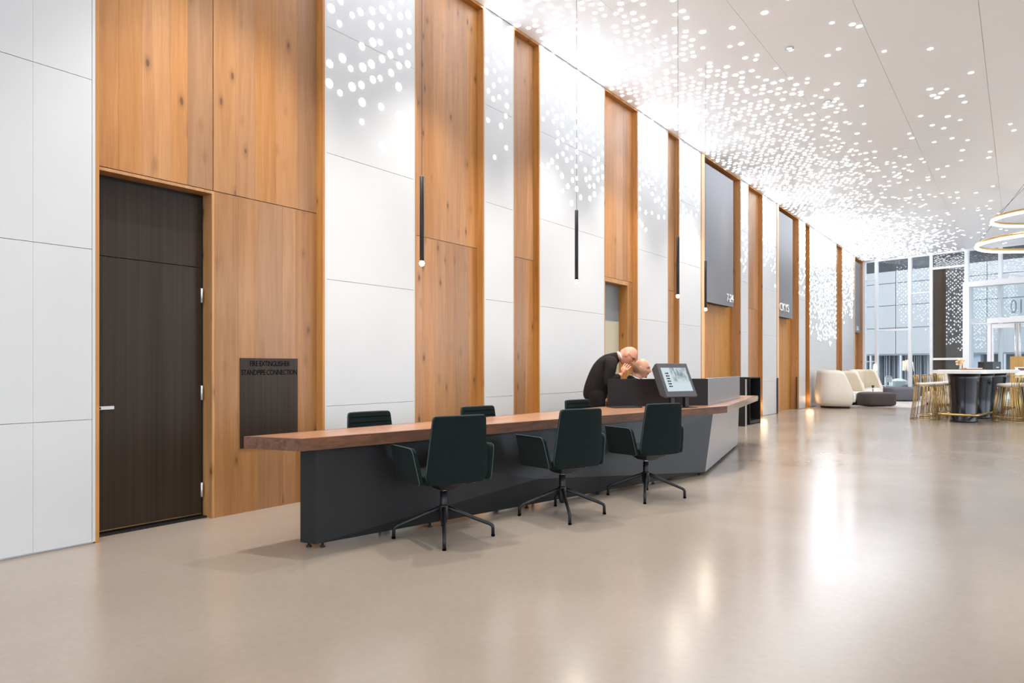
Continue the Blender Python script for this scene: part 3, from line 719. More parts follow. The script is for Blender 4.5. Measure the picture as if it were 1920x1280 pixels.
def grid_panel(fw, zs_, yf, t, nx_=8):
    """curved back: fw(z) half width, yf(x, z) front face y, t thickness"""
    mb = MB(); nz_ = len(zs_)
    F = [[(fw(z)*(2*i/nx_-1), z) for i in range(nx_+1)] for z in zs_]
    front = [(x, yf(x, z), z) for r_ in F for x, z in r_]; back = [(x, yf(x, z)-t, z) for r_ in F for x, z in r_]
    n = nx_+1; b = len(front)
    fs = []
    for j in range(nz_-1):
        for i in range(nx_):
            a = j*n+i; fs += [(a, a+n, a+n+1, a+1), (b+a, b+a+1, b+a+n+1, b+a+n)]
    for j in range(nz_-1):
        fs += [(j*n, b+j*n, b+(j+1)*n, (j+1)*n), (j*n+nx_, (j+1)*n+nx_, b+(j+1)*n+nx_, b+j*n+nx_)]
    for i in range(nx_):
        fs += [(i, i+1, b+i+1, b+i), ((nz_-1)*n+i, b+(nz_-1)*n+i, b+(nz_-1)*n+i+1, (nz_-1)*n+i+1)]
    mb.add(front+back, fs, 0, True); return mb
def chair(label, loc, face, base_rot, drop=0.0):
    c = empty('conference_chair', loc, face, label=label, cat='chair', group='dark green swivel chairs at the reception desk')
    d = drop
    # backrest: tapered upholstered slab, slightly reclined and wrapped round the sitter
    ys = lambda z: -0.190 - 0.05*(z-0.40)/0.5
    fw = lambda z: 0.230 - 0.036*max(0, (z-0.46))/0.42 if z > 0.46 else 0.230-0.6*(0.46-z)
    zs_ = [0.412, 0.42, 0.435, 0.47, 0.52, 0.58, 0.64, 0.70, 0.76, 0.81, 0.845, 0.862, 0.872]
    cut = {0.862: .985, 0.872: .94}
    def groove(z): return 0.006 if any(abs(z-g) < 0.006 for g in (0.70, 0.76, 0.81)) else 0
    mb = grid_panel(lambda z: fw(z)*cut.get(z, 1), [z for z in zs_], lambda x, z: ys(z) + 0.32*x*x + 0.0, 0.042)
    mb.v = [(x, y, z-d) for x, y, z in mb.v]
    br = obj('backrest', mb.mesh('backrest', M['teal'], bevel=0.006, seg=2), parent=c)
    st = MB()
    for z in (0.70, 0.745, 0.79, 0.835):
        st.tube([(fw(z)*(2*i/8-1)*.96, ys(z)+0.32*(fw(z)*(2*i/8-1)*.96)**2+0.0006, z-d) for i in range(9)], 0.0018, 6)
    obj('stitching', st, M['letter'], br)
    pp = [(-fw(z)*cut.get(z, 1), ys(z)+0.32*fw(z)**2-0.021, z-d) for z in zs_[2:]] + [(fw(.872)*.94*(2*i/6-1), ys(.872)+0.32*(fw(.872)*(2*i/6-1))**2-0.021, .874-d) for i in range(1, 6)] + [(fw(z)*cut.get(z, 1), ys(z)+0.32*fw(z)**2-0.021, z-d) for z in reversed(zs_[2:])]
    obj('piping', MB().tube(pp, 0.0028, 6), M['piping'], br)
    # seat shell
    sv = rounded_quad([(-0.235, -0.20), (0.235, -0.20), (0.245, 0.25), (-0.245, 0.25)], [.03, .03, .07, .07])
    mb = panel3(sv, lambda a, b, t: (a*(1 if t else .93), b*(1 if t else .95), (0.47 if t else 0.405 + 0.035*max(0, b/0.25)) - d), 1)
    obj('seat', mb, M['teal'], c, bevel=0.012)
    # arms: upholstered side panels with a rounded rear corner and a slanted rear edge
    for s in (-1, 1):
        ol = rounded_quad([(0.215, 0.40), (0.225, 0.640), (-0.168, 0.668), (-0.200, 0.415)], [.03, .02, .045, .03])
        def mp_(a, b, t, s=s): return (s*(0.236 + 0.045*(b-0.40)/0.26 + t), a, b-d + (0.012 if b > .6 else 0)*a/0.2)
        am = obj('armrest', panel3(ol, mp_, 0.030), M['teal'], c, bevel=0.008)
        ed = [mp_(p[0], p[1], 0.032) for p in ol[8:]]
        obj('piping', MB().tube(ed, 0.0026, 6), M['piping'], am)
    # mechanism, stem, star base
    obj('mechanism', MB().add([(-.05,-.07,.343-d),(.05,-.07,.343-d),(.05,.06,.343-d),(-.05,.06,.343-d),(-.12,-.15,.404-d),(.12,-.15,.404-d),(.12,.13,.404-d),(-.12,.13,.404-d)],
        [(3,2,1,0),(4,5,6,7),(0,1,5,4),(1,2,6,5),(2,3,7,6),(3,0,4,7)]).tube([(-0.05, -.06, .36-d), (-.062, -.075, .36-d)], 0.008, 8), M['black'], c, bevel=0.004)
    obj('lever', MB().tube([(.06, 0, .36-d), (.19, -.03, .372-d), (.235, -.03, .372-d)], 0.005, 6), M['black'], c)
    obj('stem', MB().lathe([(0.024, 0.13), (0.026, 0.24), (0.026, 0.325-d)], 16), M['black'], c)
    obj('collar', MB().lathe([(0.020, 0.325-d), (0.020, 0.344-d)], 16), M['chrome'], c)
    hub = obj('hub', MB().lathe([(0.018, 0.10), (0.034, 0.14), (0.034, 0.225), (0.026, 0.235)], 16), M['black'], c)
    for k in range(4):
        a = base_rot - face + k*math.pi/2; ca, sa = math.cos(a), math.sin(a)
        path = [(0.02, .212), (.10, .18), (.325, .088), (.341, .078), (.348, .064), (.349, .012)]
        lg = obj('leg', MB().tube([(r_*ca, r_*sa, z) for r_, z in path], [.016, .015, .0125, .0125, .0125, .0125], 8), M['black'], c)
        obj('glide', MB().lathe([(.0135, 0.0), (.0135, .014)], 10, c=(.349*ca, .349*sa, 0)), M['letter'], lg)
    return c
fd = math.atan2(.985, .17)     # heading of -x-ish facing
def face_to(dx, dy): return math.atan2(dy, dx) - math.pi/2
FACE = face_to(-.93, .37)
chair('dark green swivel armchair at the desk, nearest of the three seen from behind', (1.797, 3.576, 0), FACE, R(43), 0)
chair('dark green swivel armchair seen from behind, middle of the three along the desk front', (2.075, 4.692, 0), FACE+R(1), R(42), 0)
chair('dark green swivel armchair seen from behind, in front of the touchscreen monitor', (2.275, 5.821, 0), FACE+R(-3), R(24), 0)
BF = face_to(.985, -.17)
for n_, (x, y) in zip(('nearest the fire cabinet', 'behind the nearest front chair', 'beside the standing man'), ((0.668, 3.847), (0.892, 4.988), (0.983, 6.646))):
    chair('dark green ribbed chair back showing behind the desk, ' + n_, (x+.30, y-.05, 0), BF, R(40), 0.042)

# ------------------------------------------------------------------ slim pendants over the desk
for n_, (x, y) in zip(('nearest, before a wide wood niche', 'second, before white panels', 'third, before a slim niche', 'farthest, before the first grey sign'), ((1.30, 3.869), (1.672, 5.581), (1.914, 7.411), (1.512, 9.328))):
    p = empty('pendant_lamp', (x, y, 2.03), label='slim black tube pendant on a thin cord, ' + n_, cat='pendant lamp', group='tube pendants over the reception desk')
    obj('tube', MB().lathe([(0.013, 0.0), (0.017, 0.003), (0.017, 0.66), (0.006, 0.668)], 16), M['black'], p)
    obj('cord', MB().tube([(0, 0, 0.668), (0, 0, CEIL-2.03)], 0.0018, 6), M['black'], p)
    obj('bulb', MB().superell((0, 0, -0.018), (.020, .020, .022), 1, 1, 14, 10), M['bulb'], p)
    light('pendant_glow', 'POINT', (x, y, 1.975), 7, (1, .86, .68), 0.02)

# ------------------------------------------------------------------ ring chandelier, mostly beyond the frame
for x, y, z, r_, lab in ((5.60, 19.4, 4.02, 1.36, 'large warm glowing ring pendant, lower of the two'), (5.55, 19.7, 4.63, 1.02, 'smaller warm glowing ring pendant, upper of the two')):
    g = empty('ring_pendant', (x, y, z), label=lab, cat='pendant lamp', group='ring pendants over the bar')
    cir = [(r_*math.cos(2*math.pi*k/64), r_*math.sin(2*math.pi*k/64), 0) for k in range(64)]
    obj('ring_housing', MB().tube([(p_[0], p_[1], .028) for p_ in cir], 0.032, 8, closed=True), M['brass'], g)
    obj('ring_diffuser', MB().tube([(p_[0]*1.006, p_[1]*1.006, -.02) for p_ in cir], 0.034, 8, closed=True), M['ring'], g)
    for k in range(3):
        a = 2.1*k + 1.0; obj('cable', MB().tube([(r_*math.cos(a), r_*math.sin(a), .05), (r_*.3*math.cos(a), r_*.3*math.sin(a), CEIL-z)], 0.004, 5), M['black'], g)

# ------------------------------------------------------------------ black podium by the wall
pod = empty('podium', (0.30, 14.35, 0), label='black open-fronted podium with chrome edge standing by the white wall behind the desk', cat='podium')
obj('carcass', MB().box(-.10, .26, -.02, 0.0, 0.0, .985).box(-.10, .26, .68, .70, 0, .985).box(-.10, -.08, 0, .68, 0, .985).box(-.08, .26, 0, .68, .965, .985).box(-.08, .26, 0, .68, .02, .08).box(-.08, .24, 0, .68, .52, .54), M['black'], pod)
obj('side_panel', MB().box(.02, .30, -.46, -.42, 0, .96), M['black'], pod, bevel=.004)
obj('chrome_edge', MB().box(.301, .325, -.455, -.425, 0.0, .955), M['chrome'], pod)
obj('shelf', MB().box(.02, .30, -.42, -.02, .50, .52), M['black'], pod)

# ------------------------------------------------------------------ lounge group
def lounge(label, loc, rz, sc=1.0):
    c = empty('lounge_chair', loc, rz, label=label, cat='lounge chair', group='cream high-back lounge chairs'); c.scale = (sc,)*3
    # open side is +y. shell: angle a measured from the back
    na, nz_ = 34, 11; A = R(125)
    def zt(a): u = abs(a)/A; return 1.14 - 0.70*max(0, (u-.74)/.26)
    def rad(z): u = z/1.14; return 0.50 + 0.07*math.sin(min(1, u*2.2)*math.pi/2) - 0.12*max(0, u-.3)**1.3 - 0.10*max(0, .12-u)/.12
    def P(a, z, t):
        r_ = rad(z) - t; e = .72
        cx, cy = math.sin(a), -math.cos(a)
        return (r_*math.copysign(abs(cx)**e, cx)*1.03, r_*math.copysign(abs(cy)**e, cy)*.98, z)
    for nm, t0, t1, m_ in (('shell', 0.0, 0.05, 'cream'), ('inner_lining', 0.051, 0.085, 'creamin')):
        v = []
        for t in (t0, t1):
            for i in range(na+1):
                a = -A + 2*A*i/na
                for j in range(nz_+1): v.append(P(a, 0.055 + (zt(a)-0.055-(0.0 if nm == 'shell' else .006))*j/nz_, t))
        n = nz_+1; b = (na+1)*n; f = []
        for i in range(na):
            for j in range(nz_):
                k = i*n+j; f += [(k, k+n, k+n+1, k+1), (b+k, b+k+1, b+k+n+1, b+k+n)]
            f += [(i*n+nz_, (i+1)*n+nz_, b+(i+1)*n+nz_, b+i*n+nz_), (i*n, b+i*n, b+(i+1)*n, (i+1)*n)]
        for j in range(nz_): f += [(j, j+1, b+j+1, b+j), (na*n+j, b+na*n+j, b+na*n+j+1, na*n+j+1)]
        obj(nm, MB().add(v, f, 0, True), M[m_], c)
    obj('seat_cushion', MB().superell((0, 0.06, .30), (.43, .46, .14), .25, .45, 28, 12), M['cream'], c)
    obj('back_pillow', MB().superell((0, -.29, .56), (.34, .10, .13), .7, .6, 24, 10), M['creamin'], c)
    obj('plinth', MB().lathe([(.40, 0), (.42, .055)], 28), M['black'], c)
    return c
def CR(px, Z, z=0):     # setting-out: bearing and depth from the tripod to plan position
    c, s = math.cos(R(36.64)), math.sin(R(36.64)); X = (px-960)/1280*Z
    return (5.057 + X*c - Z*s, X*s + Z*c, z)
rugc = CR(1652, 23.6)
obj('rug', MB().prism(rounded_quad([(-1.2, -1.95), (1.2, -1.95), (1.2, 3.4), (-1.2, 3.4)], .05), 0.0, 0.012), M['rug'], loc=(1.42, 25.0, 0.0005), rot=(0, 0, R(-2)), label='thin pale rug under the lounge chairs and ottomans', cat='rug')
lounge('cream high-back lounge chair seen from its rounded outer side, nearest and leftmost of three', (CR(1566, 20.3)[0], CR(1566, 20.3)[1], .0005), R(-62), .97)
lounge('cream high-back lounge chair with pillow, middle of the three', (CR(1588, 21.8)[0], CR(1588, 21.8)[1], .0125), R(-110), .93)
lounge('cream high-back lounge chair with pillow, farthest and nearest the glass wall', (CR(1620, 23.7)[0], CR(1620, 23.7)[1], .0125), R(-118), .97)
def ottoman(label, px, Z, a, m_, rz=0.0):
    x, y, _ = CR(px, Z)
    o = empty('ottoman', (x, y, .0125), R(36.64)+rz, label=label, cat='ottoman', group='rounded felt ottomans')
    obj('cushion', MB().superell((0, 0, a[2]+.012), a, .28, .45, 36, 14), M[m_], o)
    obj('glide', MB().lathe([(a[1]*.6, 0), (a[1]*.6, .03)], 20, sx=a[0]/a[1]*.9), M['black'], o)
ottoman('dark brown rounded felt ottoman in front of the cream chairs', 1643, 20.9, (.48, .40, .205), 'brown')
ottoman('grey rounded felt ottoman just behind the dark brown one', 1690, 24.0, (.50, .45, .24), 'grey')
ottoman('grey felt ottoman farthest back, partly behind the brass stools', 1722, 26.4, (.48, .45, .25), 'grey')
st_ = empty('side_table', (1.12, 25.5, .0125), 0, label='small round pale side table between two cream lounge chairs', cat='side table')
obj('tabletop', MB().lathe([(.21, .46), (.22, .47), (.22, .485), (.21, .49)], 24), M['stone'], st_)
obj('stem', MB().lathe([(.02, .01), (.02, .46)], 10), M['silver'], st_); obj('base', MB().lathe([(.15, 0), (.15, .012)], 20), M['silver'], st_)
cup = empty('cup', (st_.location.x, st_.location.y, .5030), label='small dark cup on the round side table', cat='cup')
obj('body', MB().lathe([(.03, 0), (.042, .09)], 14), M['black'], cup)
tubp = CR(1685, 27.6)
tb = empty('planter', tubp, 0, label='low round pale aqua planter bowl heaped with white pebbles by the glass wall', cat='planter')
aq = mat('pale_aqua_glaze', (0.58, 0.68, 0.67), 0.25)
obj('bowl', MB().lathe([(.22, .0), (.24, .25), (.30, .31), (.345, .62), (.36, .64), (.34, .64), (.30, .58)], 28), aq, tb)
pb = MB()
for k in range(60):
    a = k*2.399; r_ = .29*math.sqrt((k+.5)/60); pb.superell((r_*math.cos(a), r_*math.sin(a), .60+.11*(1-(r_/.3)**2)), (.05, .045, .04), 1, 1, 8, 6)
obj('pebbles', pb, M['stone'], tb, kind='stuff')
ck = empty('side_chair', CR(1664, 27.2), R(20), label='slim chrome-framed chair left of the pale planter by the glass wall', cat='chair')
for x, y in ((-.12, -.2), (.12, -.2), (-.12, .2), (.12, .2)): obj('leg', MB().tube([(x, y, 0), (x, y, .44 if y > 0 else .80)], .012, 8), M['chrome'], ck)
obj('seat', MB().box(-.16, .16, -.21, .22, .44, .475), aq, ck, bevel=.01); obj('backrest', MB().tube([(-.12, -.2, .8), (-.06, -.2, .84), (.06, -.2, .84), (.12, -.2, .8)], .014, 8).box(-.12, .12, -.207, -.193, .60, .80), M['chrome'], ck)
sl = empty('shop_lantern', CR(1641, 27.0), 0, label='slim floor lantern glowing warm by the glass wall behind the lounge chairs', cat='lamp')
obj('stand', MB().lathe([(.10, 0), (.10, .02), (.012, .03), (.012, 1.05)], 16), M['silver'], sl)
obj('shade', MB().lathe([(.055, 1.05), (.075, 1.12), (.075, 1.25), (.055, 1.32)], 20), emit('lantern_glow', (1, .72, .5), 1.6), sl)

# ------------------------------------------------------------------ bar table with stools
bar = empty('bar_table', (3.98, 17.4, 0), math.atan2(-.14, 1), label='long bar table with white stone top, black drum legs and brass foot rail', cat='table')
tp = rounded_quad([(-.50, 0.0), (.50, 0.0), (.50, 4.3), (-.50, 4.3)], [.22, .22, .1, .1], 8)
obj('tabletop', MB().prism(tp, 1.058, 1.135), M['stone'], bar, bevel=.008)
for yy in (0.62, 2.2, 3.75): obj('leg', MB().lathe([(.30, 0), (.30, .04), (.28, .06), (.29, .5), (.335, .95), (.35, 1.0575)], 32, c=(0, yy, 0), sx=.86, sy=1.25), M['navy'], bar)
rl = rounded_quad([(-.36, .02), (.36, .02), (.40, 4.2), (-.40, 4.2)], .12, 4)
obj('foot_rail', MB().tube([(p_[0], p_[1], .18) for p_ in rl], .024, 10, closed=True), M['brass'], bar)
for yy in (.62, 2.2, 3.75):
    for s in (-1, 1): obj('rail_bracket', MB().tube([(s*.20, yy, .18), (s*(.36+.06*(yy/6.2)), yy, .18)], .012, 8), M['brass'], bar)
def stool_proto():
    s = empty('bar_stool', (0, 0, 0))
    nw = 22
    def lp(w, e, a):
        c_, s__ = math.cos(a), math.sin(a); return (w*math.copysign(abs(c_)**e, c_), w*math.copysign(abs(s__)**e, s__))
    for k in range(nw):
        a = 2*math.pi*k/nw; b_, m_, t_ = lp(.285, .6, a), lp(.235, .7, a), lp(.205, .9, a)
        obj('wire', MB().tube([(b_[0], b_[1], .008), (m_[0], m_[1], .42), (t_[0], t_[1], .765)], .0062, 6), M['brass'], s)
    for w, e, z in ((.285, .6, .008), (.272, .62, .10), (.205, .9, .765)):
        obj('hoop', MB().tube([(*lp(w, e, 2*math.pi*k/40), z) for k in range(40)], .0068, 6, closed=True), M['brass'], s)
    obj('seat', MB().superell((0, 0, .800), (.205, .205, .042), .5, .9, 28, 10), M['seatpad'], s)
    n2 = 11
    tops = []
    for k in range(n2):
        a = R(180+25) + R(130)*k/(n2-1); b_ = lp(.205, .9, a); t_ = (b_[0]*1.16, b_[1]*1.16)
        obj('back_wire', MB().tube([(b_[0], b_[1], .765), (b_[0]*1.05, b_[1]*1.05, .88), (t_[0], t_[1], 1.01)], .0058, 6), M['brass'], s); tops.append((t_[0], t_[1], 1.01))
    obj('back_rail', MB().tube(tops, .0075, 6), M['brass'], s)
    return s
sp0 = stool_proto()
ST = [((3.30, 18.33), -92, 'brass wire bar stool left of the bar table, nearest in its row'), ((3.42, 18.98), -88, 'brass wire bar stool left of the bar table, second in its row'),
      ((3.52, 19.62), -90, 'brass wire bar stool left of the bar table, third in its row'), ((3.61, 20.3), -94, 'brass wire bar stool left of the bar table, farthest in its row'),
      ((4.845, 18.6), 84, 'brass wire bar stool right of the bar table, nearest'), ((4.98, 19.55), 98, 'brass wire bar stool right of the bar table, behind the nearest one')]
for i_, ((x, y), a, lab) in enumerate(ST):
    s = sp0 if i_ == 0 else copy_tree(sp0)
    s.location = (x, y, 0); s.rotation_euler = (0, 0, R(a)); tag(s, lab, 'bar stool', 'brass wire stools at the bar table')
def on_bar(px, Z): x, y, _ = CR(px, Z); return (x, y, 1.1355)
fl_ = empty('flower_vase', on_bar(1801, 16.2), label='small glass vase of peach flowers on the bar table', cat='vase')
obj('vase', MB().lathe([(.03, 0), (.035, .01), (.022, .07), (.03, .11)], 16), mat('frosted_vase', (.6, .62, .62), .2), fl_)
pk = [mat('peach_petal', (.80, .50, .30), .8), mat('pale_petal', (.82, .66, .50), .8)]
for k in range(13):
    a = k*2.4; r_ = .085*math.sqrt(k/13); z = .19 + .06*math.cos(k*1.7)
    obj('stem', MB().tube([(0, 0, .05), (r_*math.cos(a)*.5, r_*math.sin(a)*.5, .13), (r_*math.cos(a), r_*math.sin(a), z)], .003, 5), mat('stem_green', (.15, .22, .08), .8) if k == 0 else bpy.data.materials['stem_green'], fl_)
    obj('blossom', MB().superell((r_*math.cos(a), r_*math.sin(a), z), (.032, .032, .026), 1, 1, 10, 6), pk[k % 2], fl_)
ty = empty('tray', on_bar(1822, 15.9), R(30), label='flat wooden tray beside the black box on the bar table', cat='tray')
obj('base', MB().box(-.21, .21, -.14, .14, 0, .022), mat('tray_wood', (.16, .09, .045), .5), ty, bevel=.004)
bk = empty('book', (ty.location.x, ty.location.y, 1.1585), R(34), label='orange covered book lying on the wooden tray', cat='book')
obj('cover', MB().box(-.18, .18, -.11, .11, 0, .003).box(-.18, .18, -.11, .11, .021, .024).box(-.18, -.176, -.11, .11, 0.003, .021), mat('orange_cover', (.72, .26, .10), .6), bk)
obj('pages', MB().box(-.175, .175, -.107, .107, .003, .0205), M['shirt'], bk)
bx = empty('box', on_bar(1855, 16.6), R(36.64), label='black rectangular caddy box on the bar table', cat='box')
obj('body', MB().box(-.205, .205, -.11, .11, 0, .195), M['black'], bx, bevel=.004)
obj('front_panel', MB().box(0.0, .195, -.114, -.1105, .008, .187), mat('charcoal_panel', (.045, .048, .055), .45), bx)
obj('label_mark', MB().box(.09, .15, -.1155, -.1142, .05, .066), M['signwhite'], bx)
# round wooden side stool and the white counter at the frame edge
ws = empty('wooden_stool', (4.60, 24.2, 0), label='round wooden topped stool beyond the right brass stools', cat='stool')
obj('seat', MB().lathe([(.19, .92), (.21, .93), (.21, 1.03), (.19, 1.04)], 28), mat('warm_stool_wood', (.30, .13, .06), .5), ws)
obj('stem', MB().lathe([(.03, .02), (.03, .92)], 14), M['black'], ws); obj('base', MB().lathe([(.2, 0), (.2, .02)], 24), M['black'], ws)
ct = empty('counter', (5.36, 22.25, 0), label='black counter with a white top at the right edge behind the stools', cat='counter')
obj('body', MB().box(-.36, 1.6, 0, 1.1, .06, .92), M['navy'], ct); obj('worktop', MB().box(-.40, 1.64, -.04, 1.14, .92, 1.0), M['stone'], ct, bevel=.004)
obj('kick', MB().box(-.33, 1.57, .03, 1.07, 0, .06), M['black'], ct)
tbx = empty('tablet_stand', (5.10, 22.5, 1.0005), R(10), label='white wedge tablet stand with a dark screen on the white counter', cat='tablet')
obj('wedge', MB().add([(-.13, -.12, 0), (.13, -.12, 0), (.13, .12, 0), (-.13, .12, 0), (-.13, -.12, .08), (.13, -.12, .08), (.13, .12, .20), (-.13, .12, .20)], [(3,2,1,0),(4,5,6,7),(0,1,5,4),(1,2,6,5),(2,3,7,6),(3,0,4,7)]), M['signwhite'], tbx, bevel=.006)
obj('screen', MB().add([(-.075, -.07, .108), (.075, -.07, .108), (.075, .07, .178), (-.075, .07, .178)], [(0,1,2,3)]), mat('dark_red_screen', (.12, .04, .04), .2), tbx)
wp = empty('curved_panel', (5.27, 23.95, 0), label='curved oak veneer booth back standing behind the white counter at the frame edge', cat='booth')
ar = [(.46*math.cos(R(200+140*k/14)), .46*math.sin(R(200+140*k/14))) for k in range(15)]; ir = [(p_[0]*.93, p_[1]*.93) for p_ in reversed(ar)]
obj('veneer', MB().prism(ar+ir, 0.0, 1.50), wood('booth_oak', (.50, .30, .11), (.36, .20, .06), knots=False), wp)
sf = empty('sofa', CR(1772, 21.6), R(36.64), label='low cream sofa seen behind the brass stools and bar table', cat='sofa')
obj('base', MB().box(-.42, .55, -.4, .4, .06, .42), M['cream'], sf, bevel=.05, seg=3); obj('backrest', MB().box(-.42, .55, -.42, -.22, .30, 1.12), M['cream'], sf, bevel=.05, seg=3)
for x in (-.36, .49):
    for y in (-.34, .34): obj('leg', MB().lathe([(.02, 0), (.025, .07)], 10, c=(x, y, 0)), M['black'], sf)

# ------------------------------------------------------------------ people
def skin_bm(chains, sub=2):
    """chains: list of joint lists [(x,y,z,r)...]; joints given as an index reuse an earlier vertex. Returns a mesh grown by a Skin modifier."""
    verts, edges, rad = [], [], []
    for ch in chains:
        prev = None
        for j in ch:
            if isinstance(j, int): i = j
            else: verts.append(j[:3]); rad.append(j[3] if len(j) == 4 else (j[3], j[4])); i = len(verts)-1
            if prev is not None: edges.append((prev, i))
            prev = i
    me = bpy.data.meshes.new('skin_source'); me.from_pydata(verts, edges, [])
    o = bpy.data.objects.new('skin_source', me); COL.objects.link(o)
    bm = bmesh.new(); bm.from_mesh(me); ly = bm.verts.layers.skin.verify()
    for v_, r_ in zip(bm.verts, rad):
        v_[ly].radius = (r_, r_) if not isinstance(r_, tuple) else r_; v_[ly].use_root = (v_.index == 0)
    bm.to_mesh(me); bm.free()
    md = o.modifiers.new('Skin', 'SKIN'); md.use_smooth_shade = True
    sb = o.modifiers.new('Subdivision', 'SUBSURF'); sb.levels = sub; sb.render_levels = sub
    return o
def baked(o, remesh=None, smooth=0):
    if remesh:
        r_ = o.modifiers.new('Remesh', 'REMESH'); r_.mode = 'VOXEL'; r_.voxel_size = remesh; r_.use_smooth_shade = True
        if smooth: s_ = o.modifiers.new('Smooth', 'SMOOTH'); s_.iterations = smooth; s_.factor = 0.4
    dg = bpy.context.evaluated_depsgraph_get(); dg.update()
    me = bpy.data.meshes.new_from_object(o.evaluated_get(dg))
    me.polygons.foreach_set('use_smooth', [True]*len(me.polygons))
    old = o.data; bpy.data.objects.remove(o); bpy.data.meshes.remove(old)
    return me
def head_mb(sc=1.0, nose=1.0, chin=1.0):
    """head looking along +y, centre between the ears at the origin"""
    mb = MB(); nu, nv = 56, 40; v = []
    G = lambda a, m_, s: math.exp(-((a-m_)/s)**2)
    for j in range(nv+1):
        p = -math.pi/2 + math.pi*j/nv
        for k in range(nu):
            t = 2*math.pi*k/nu
            x, y, z = math.cos(p)*math.sin(t), math.cos(p)*math.cos(t), math.sin(p)
            X, Y, Z = x*.077, y*.098 - .006, z*.118
            if z < 0: X *= 1-.26*(-z)**1.3*(1 if y > -.3 else .5); Y *= 1-.14*(-z)**2*(1 if y > 0 else 1.4)
            if y > 0:
                fx = x*.077
                Y -= .010*max(0, y)*G(Z, -.01, .08)*max(0, 1-abs(fx)/.08)
                Y += .012*G(Z, .026, .012)*G(fx, 0, .045) - .013*G(Z, .004, .014)*(G(fx, .032, .017)+G(fx, -.032, .017))
                Y += nose*(.030*G(fx, 0, .011)*max(0, G(Z, -.030, .017)) + .016*G(fx, 0, .009)*G(Z, -.004, .02))
                Y += .008*G(Z, -.063, .009)*G(fx, 0, .022) - .006*G(Z, -.071, .004)*G(fx, 0, .022) + .006*G(Z, -.080, .008)*G(fx, 0, .018)
                Y += chin*.014*G(Z, -.104, .016)*G(fx, 0, .026)
                X += math.copysign(.004, x)*G(Z, -.02, .02)*G(abs(fx), .055, .02)
            else: Y -= .008*G(Z, .02, .06)
            v.append((X*sc, Y*sc, Z*sc))
    f = [(j*nu+k, j*nu+(k+1) % nu, (j+1)*nu+(k+1) % nu, (j+1)*nu+k) for j in range(nv) for k in range(nu)]
    f = [tuple(reversed(q)) for q in f]
    mb.add(v, f, 0, True)
    for s in (-1, 1):
        e0 = len(mb.v); mb.superell((0, 0, 0), (.011, .022, .034), 1, 1, 16, 12)
        mb.v[e0:] = [((s*(.076 + x - .10*abs(y)*(-1 if y < 0 else .2)))*sc, (y-.008)*sc, (z-.004)*sc) for x, y, z in mb.v[e0:]]
    return mb
def head_frame(pos, face, up):
    y = Vector(face).normalized(); u = Vector(up); z = (u - y*u.dot(y)).normalized(); x = y.cross(z)
    m = Matrix((x, y, z)).transposed().to_4x4(); m.translation = Vector(pos); return m
def hand_chains(wrist, d, palm_n, L=.175, curl=0.6):
    """five finger chains rooted inside the palm. d = direction of the hand, palm_n = palm normal"""
    w = Vector(wrist); d = Vector(d).normalized(); n = Vector(palm_n); n = (n - d*n.dot(d)).normalized(); s = d.cross(n)
    out = []
    for off, ln, rr in ((-.041, .80, .0082), (-.014, .95, .0092), (.014, 1.0, .0094), (.040, .92, .0092)):
        a = w + d*L*.30 + s*off*.6; b = w + d*L*.52 + s*off
        c1, c2 = curl, curl*1.7
        k1 = b + (d*math.cos(c1*.5) + n*math.sin(c1*.5))*L*.22*ln; k2 = k1 + (d*math.cos(c1) + n*math.sin(c1))*L*.15*ln; k3 = k2 + (d*math.cos(c2) + n*math.sin(c2))*L*.11*ln
        out.append([(*a, .012), (*b, rr*1.1), (*k1, rr), (*k2, rr*.92), (*k3, rr*.8)])
    t0 = w + d*L*.14 + s*.018; t1 = t0 + (d*.65 + s*.62 + n*.3)*.042; t2 = t1 + (d*.85 + s*.25 + n*.4)*.034; t3 = t2 + (d*.9 + n*.45)*.024
    out.append([(*t0, .013), (*t1, .0105), (*t2, .0098), (*t3, .008)])
    palm = [(*(w - d*.01), .024), (*(w + d*L*.25), .030), (*(w + d*L*.48), .028)]
    return out, palm
def join_bm(meshes):
    bm = bmesh.new()
    for me in meshes: bm.from_mesh(me)
    me = bpy.data.meshes.new('joined'); bm.to_mesh(me); bm.free(); return me
def keep_main(me):
    bm = bmesh.new(); bm.from_mesh(me); bm.verts.ensure_lookup_table(); seen = set(); isl = []
    for v_ in bm.verts:
        if v_.index in seen: continue
        st = [v_]; seen.add(v_.index); g = []
        while st:
            w = st.pop(); g.append(w)
            for e in w.link_edges:
                u = e.other_vert(w)
                if u.index not in seen: seen.add(u.index); st.append(u)
        isl.append(g)
    isl.sort(key=len, reverse=True)
    for g in isl[1:]: bmesh.ops.delete(bm, geom=g, context='VERTS')
    bm.to_mesh(me); bm.free(); return me
